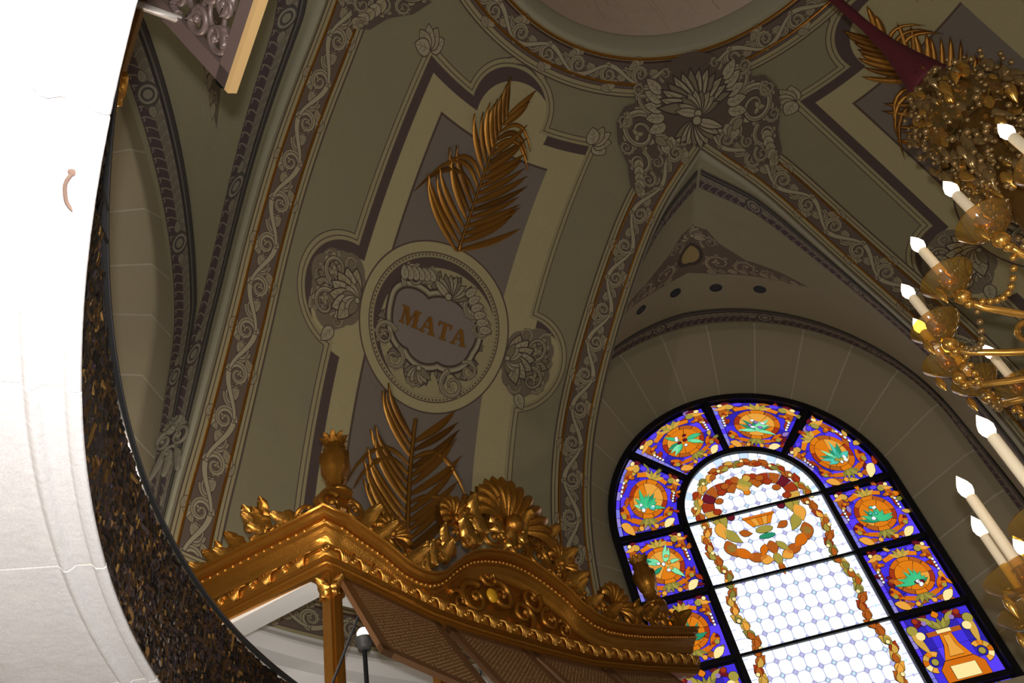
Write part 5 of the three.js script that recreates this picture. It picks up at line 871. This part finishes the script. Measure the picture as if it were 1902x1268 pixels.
// ------------------------------------------------------------------ chandelier on the axis of the gallery ring
{
  const CB = 2.25;                                            // lowest point above the floor
  const o = thing('chandelier', 'large gilded glass chandelier with candle bulbs hanging from a red sleeved rod', 'chandelier', [2.345, CB, -2.46]);
  const Y = h => h + EYE - CB, Q = rng(61);
  M.amberGlass = new THREE.MeshPhysicalMaterial({ color: new THREE.Color().setRGB(0.82, 0.62, 0.2), roughness: 0.06, transmission: 0.93, thickness: 0, ior: 1.6, side: THREE.DoubleSide });
  M.goldGlass = std(0.66, 0.37, 0.08, 0.22, 0.8); M.crystal = std(0.36, 0.24, 0.1, 0.12, 0.7);
  M.bronze = std(0.22, 0.12, 0.032, 0.35, 0.75); M.red = std(0.1, 0.008, 0.014, 0.8); M.wax = std(0.82, 0.7, 0.5, 0.6);
  M.bulb = new THREE.MeshStandardMaterial({ color: 0xffffff, emissive: new THREE.Color().setRGB(1, 0.86, 0.66), emissiveIntensity: 6 });
  part('red_sleeve', lathe([[0.027, Y(8.2)], [0.027, Y(4.05)], [0.032, Y(3.95)], [0.042, Y(3.8)], [0.065, Y(3.62)], [0.092, Y(3.46)], [0.102, Y(3.38)], [0.09, Y(3.35)], [0, Y(3.35)]].reverse(), 20), M.red, o, { label: 'dark red cloth sleeve' });
  // core
  part('stem', lathe([[0, Y(3.4)], [0.08, Y(3.38)], [0.12, Y(3.3)], [0.15, Y(3.18)], [0.18, Y(3.0)], [0.19, Y(2.85)], [0.16, Y(2.68)], [0.15, Y(2.55)], [0.18, Y(2.42)], [0.21, Y(2.25)], [0.16, Y(2.05)], [0.12, Y(1.9)], [0.2, Y(1.75)], [0.26, Y(1.6)], [0.2, Y(1.4)], [0.12, Y(1.2)], [0.16, Y(1.05)], [0.12, Y(0.9)], [0.05, Y(0.78)], [0, Y(0.7)]].reverse(), 28), M.bronze, o);
  // glass globe inside the crown
  part('glass_globe', new THREE.SphereGeometry(0.22, 24, 16).translate(0.0, Y(3.0), 0.0), M.amberGlass, o);
  // leaves and drops crowding the crown
  const lf = acanthus(0.22, 0.1, 0.9), lf2 = acanthus(0.15, 0.075, 1.1), drop = lathe([[0, 0], [0.013, 0.012], [0.019, 0.032], [0.013, 0.055], [0.004, 0.075], [0, 0.08]], 7);
  for (let r = 0; r < 6; r++) for (let i = 0; i < 13; i++) {
    const h = 3.36 - r * 0.13, rad = [0.1, 0.16, 0.2, 0.22, 0.2, 0.16][r], a = (i + (r % 2) * 0.5) / 13 * TAU + Q() * 0.15;
    const g = (r % 2 ? lf : lf2).clone().rotateX(-0.5 - 0.5 * Q()).rotateY(a).translate(rad * Math.sin(a), Y(h) - 0.1, rad * Math.cos(a));
    part('crown_leaf', g, i % 3 ? M.bronze : M.goldGlass, o);
  }
  for (let i = 0; i < 230; i++) { const h = 3.38 - 0.86 * Q(), f = clamp((3.4 - h) / 0.25, 0.4, 1), a = Q() * TAU, rr = (0.17 + 0.11 * Q()) * f * (h < 2.75 ? 0.85 : 1); const g = new THREE.Mesh(drop, i % 3 ? M.crystal : M.goldGlass); g.name = 'crystal_drop'; g.position.set(rr * Math.sin(a), Y(h), rr * Math.cos(a)); g.rotation.set(Math.PI + (Q() - 0.5), a, (Q() - 0.5)); const s = 0.7 + 0.9 * Q(); g.scale.set(s, s, s); g.castShadow = g.receiveShadow = true; o.add(g); }
  { const bs = []; for (let i = 0; i < 900; i++) { const h = 3.36 - 0.95 * Q(), a = Q() * TAU, rr = (0.15 + 0.13 * Q()) * clamp((3.42 - h) / 0.25, 0.4, 1); bs.push(ball(0.008 + 0.012 * Q(), rr * Math.sin(a), Y(h), rr * Math.cos(a), 6, 4)); } part('crystal_beads', merge(bs), M.crystal, o, { kind: 'stuff' }); }
  // the arms: each carries a dish, a candle and a bulb
  const tiers = [{ n: 18, r: 0.735, flame: 2.2, cand: 0.18, dish: 0.1, hub: 1.78, hubR: 0.2, first: -150.5 }, { n: 18, r: 1.0, flame: 1.33, cand: 0.3, dish: 0.13, hub: 1.0, hubR: 0.16, first: -171 }];
  for (const t of tiers) {
    const yF = Y(t.flame), yD = yF - 0.045 - t.cand, step = 360 / t.n;
    const dishG = lathe([[0.012, -0.035], [0.03, -0.03], [0.05, -0.012], [t.dish * 0.72, 0.004], [t.dish, 0.045], [t.dish * 0.985, 0.05], [t.dish * 0.7, 0.014], [0.045, 0.0], [0.02, 0.0]], 24);
    const cupG = lathe([[0.01, 0], [0.026, 0.008], [0.03, 0.03], [0.022, 0.05], [0.03, 0.06], [0.02, 0.062]], 12);
    const candG = lathe([[0, 0], [0.0185, 0], [0.0185, t.cand - 0.02], [0.014, t.cand - 0.012], [0, t.cand - 0.012]], 14);
    const bulbG = lathe([[0, 0], [0.013, 0], [0.022, 0.018], [0.025, 0.034], [0.019, 0.054], [0.008, 0.074], [0, 0.088]], 14);
    const knobG = merge([ball(0.03, 0, -0.06, 0, 10, 8), ball(0.018, 0, -0.1, 0, 8, 6)]);
    const bulbs = [];
    for (let i = 0; i < t.n; i++) {
      const a = (t.first + i * step) * RAD, ca = Math.cos(a), sa = -Math.sin(a), at = (r, y) => V3(r * ca, y, r * sa);
      const arm = part('arm', barGeo([at(t.hubR, Y(t.hub) + 0.06), at(t.hubR + 0.12, Y(t.hub) - 0.04), at(lerp(t.hubR, t.r, 0.55), Y(t.hub) - 0.03), at(t.r - 0.08, yD - 0.15), at(t.r - 0.005, yD - 0.1), at(t.r, yD - 0.03)], f => 0.017 - 0.004 * f, 8), M.goldGlass, o);
      const put = (n, g, m) => { const q = new THREE.Mesh(g, m); q.name = n; const p = at(t.r, yD); q.position.copy(p); q.castShadow = q.receiveShadow = true; arm.add(q); return q; };
      put('drip_dish', dishG, M.amberGlass); put('candle_cup', cupG, M.goldGlass); put('glass_knob', knobG, M.goldGlass);
      const c = put('candle', candG, M.wax); c.position.y += 0.05; const b = put('candle_bulb', bulbG, M.bulb); b.position.y += t.cand + 0.034; b.castShadow = false;
      bulbs.push(at(t.r, yD + t.cand + 0.07));
      // curled leaf on the arm and a swag of beads to the next one
      const leaf = part('arm_scroll', merge(curl(0, 0, 0.06, 1.4, 2, i % 2 ? 1 : -1, 0.013, 0.006)).rotateY(Math.atan2(-sa, ca)).translate(...at(lerp(t.hubR, t.r, 0.5), Y(t.hub) + 0.05).toArray()), M.goldGlass, o);
      const a2 = a + step * RAD, sw = []; for (let k = 0; k <= 10; k++) { const f = k / 10, an = lerp(a, a2, f), rr = t.r * 0.96; sw.push(ball(0.0125, rr * Math.cos(an), yD - 0.09 - 0.1 * Math.sin(Math.PI * f), -rr * Math.sin(an), 7, 5)); }
      part('bead_swag', merge(sw), i % 2 ? M.goldGlass : M.crystal, o);
      const dr = part('pendant_drop', drop.clone().scale(0.9, 1.0, 0.9).rotateX(Math.PI).translate(...at(t.r + t.dish * 0.7, yD - 0.0).toArray()), M.goldGlass, o);
    }
    for (let i = 0; i < bulbs.length; i += 3) { const l = new THREE.PointLight(new THREE.Color(1, 0.72, 0.4), 0.05, 0, 2); l.position.copy(bulbs[i]).add(o.position); l.castShadow = true; l.name = 'candle_bulb_light'; scene.add(l); }
    // the hub ring that the arms leave from
    part('hub_ring', new THREE.TorusGeometry(t.hubR + 0.02, 0.05, 10, 40).rotateX(Math.PI / 2).translate(0, Y(t.hub) + 0.05, 0), M.bronze, o);
    for (let i = 0; i < 12; i++) { const a = i / 12 * TAU; part('hub_leaf', lf2.clone().rotateX(-0.9).rotateY(a).translate((t.hubR + 0.05) * Math.sin(a), Y(t.hub) + 0.08, (t.hubR + 0.05) * Math.cos(a)), M.goldGlass, o); }
  }
}

renderer.render(scene, camera);
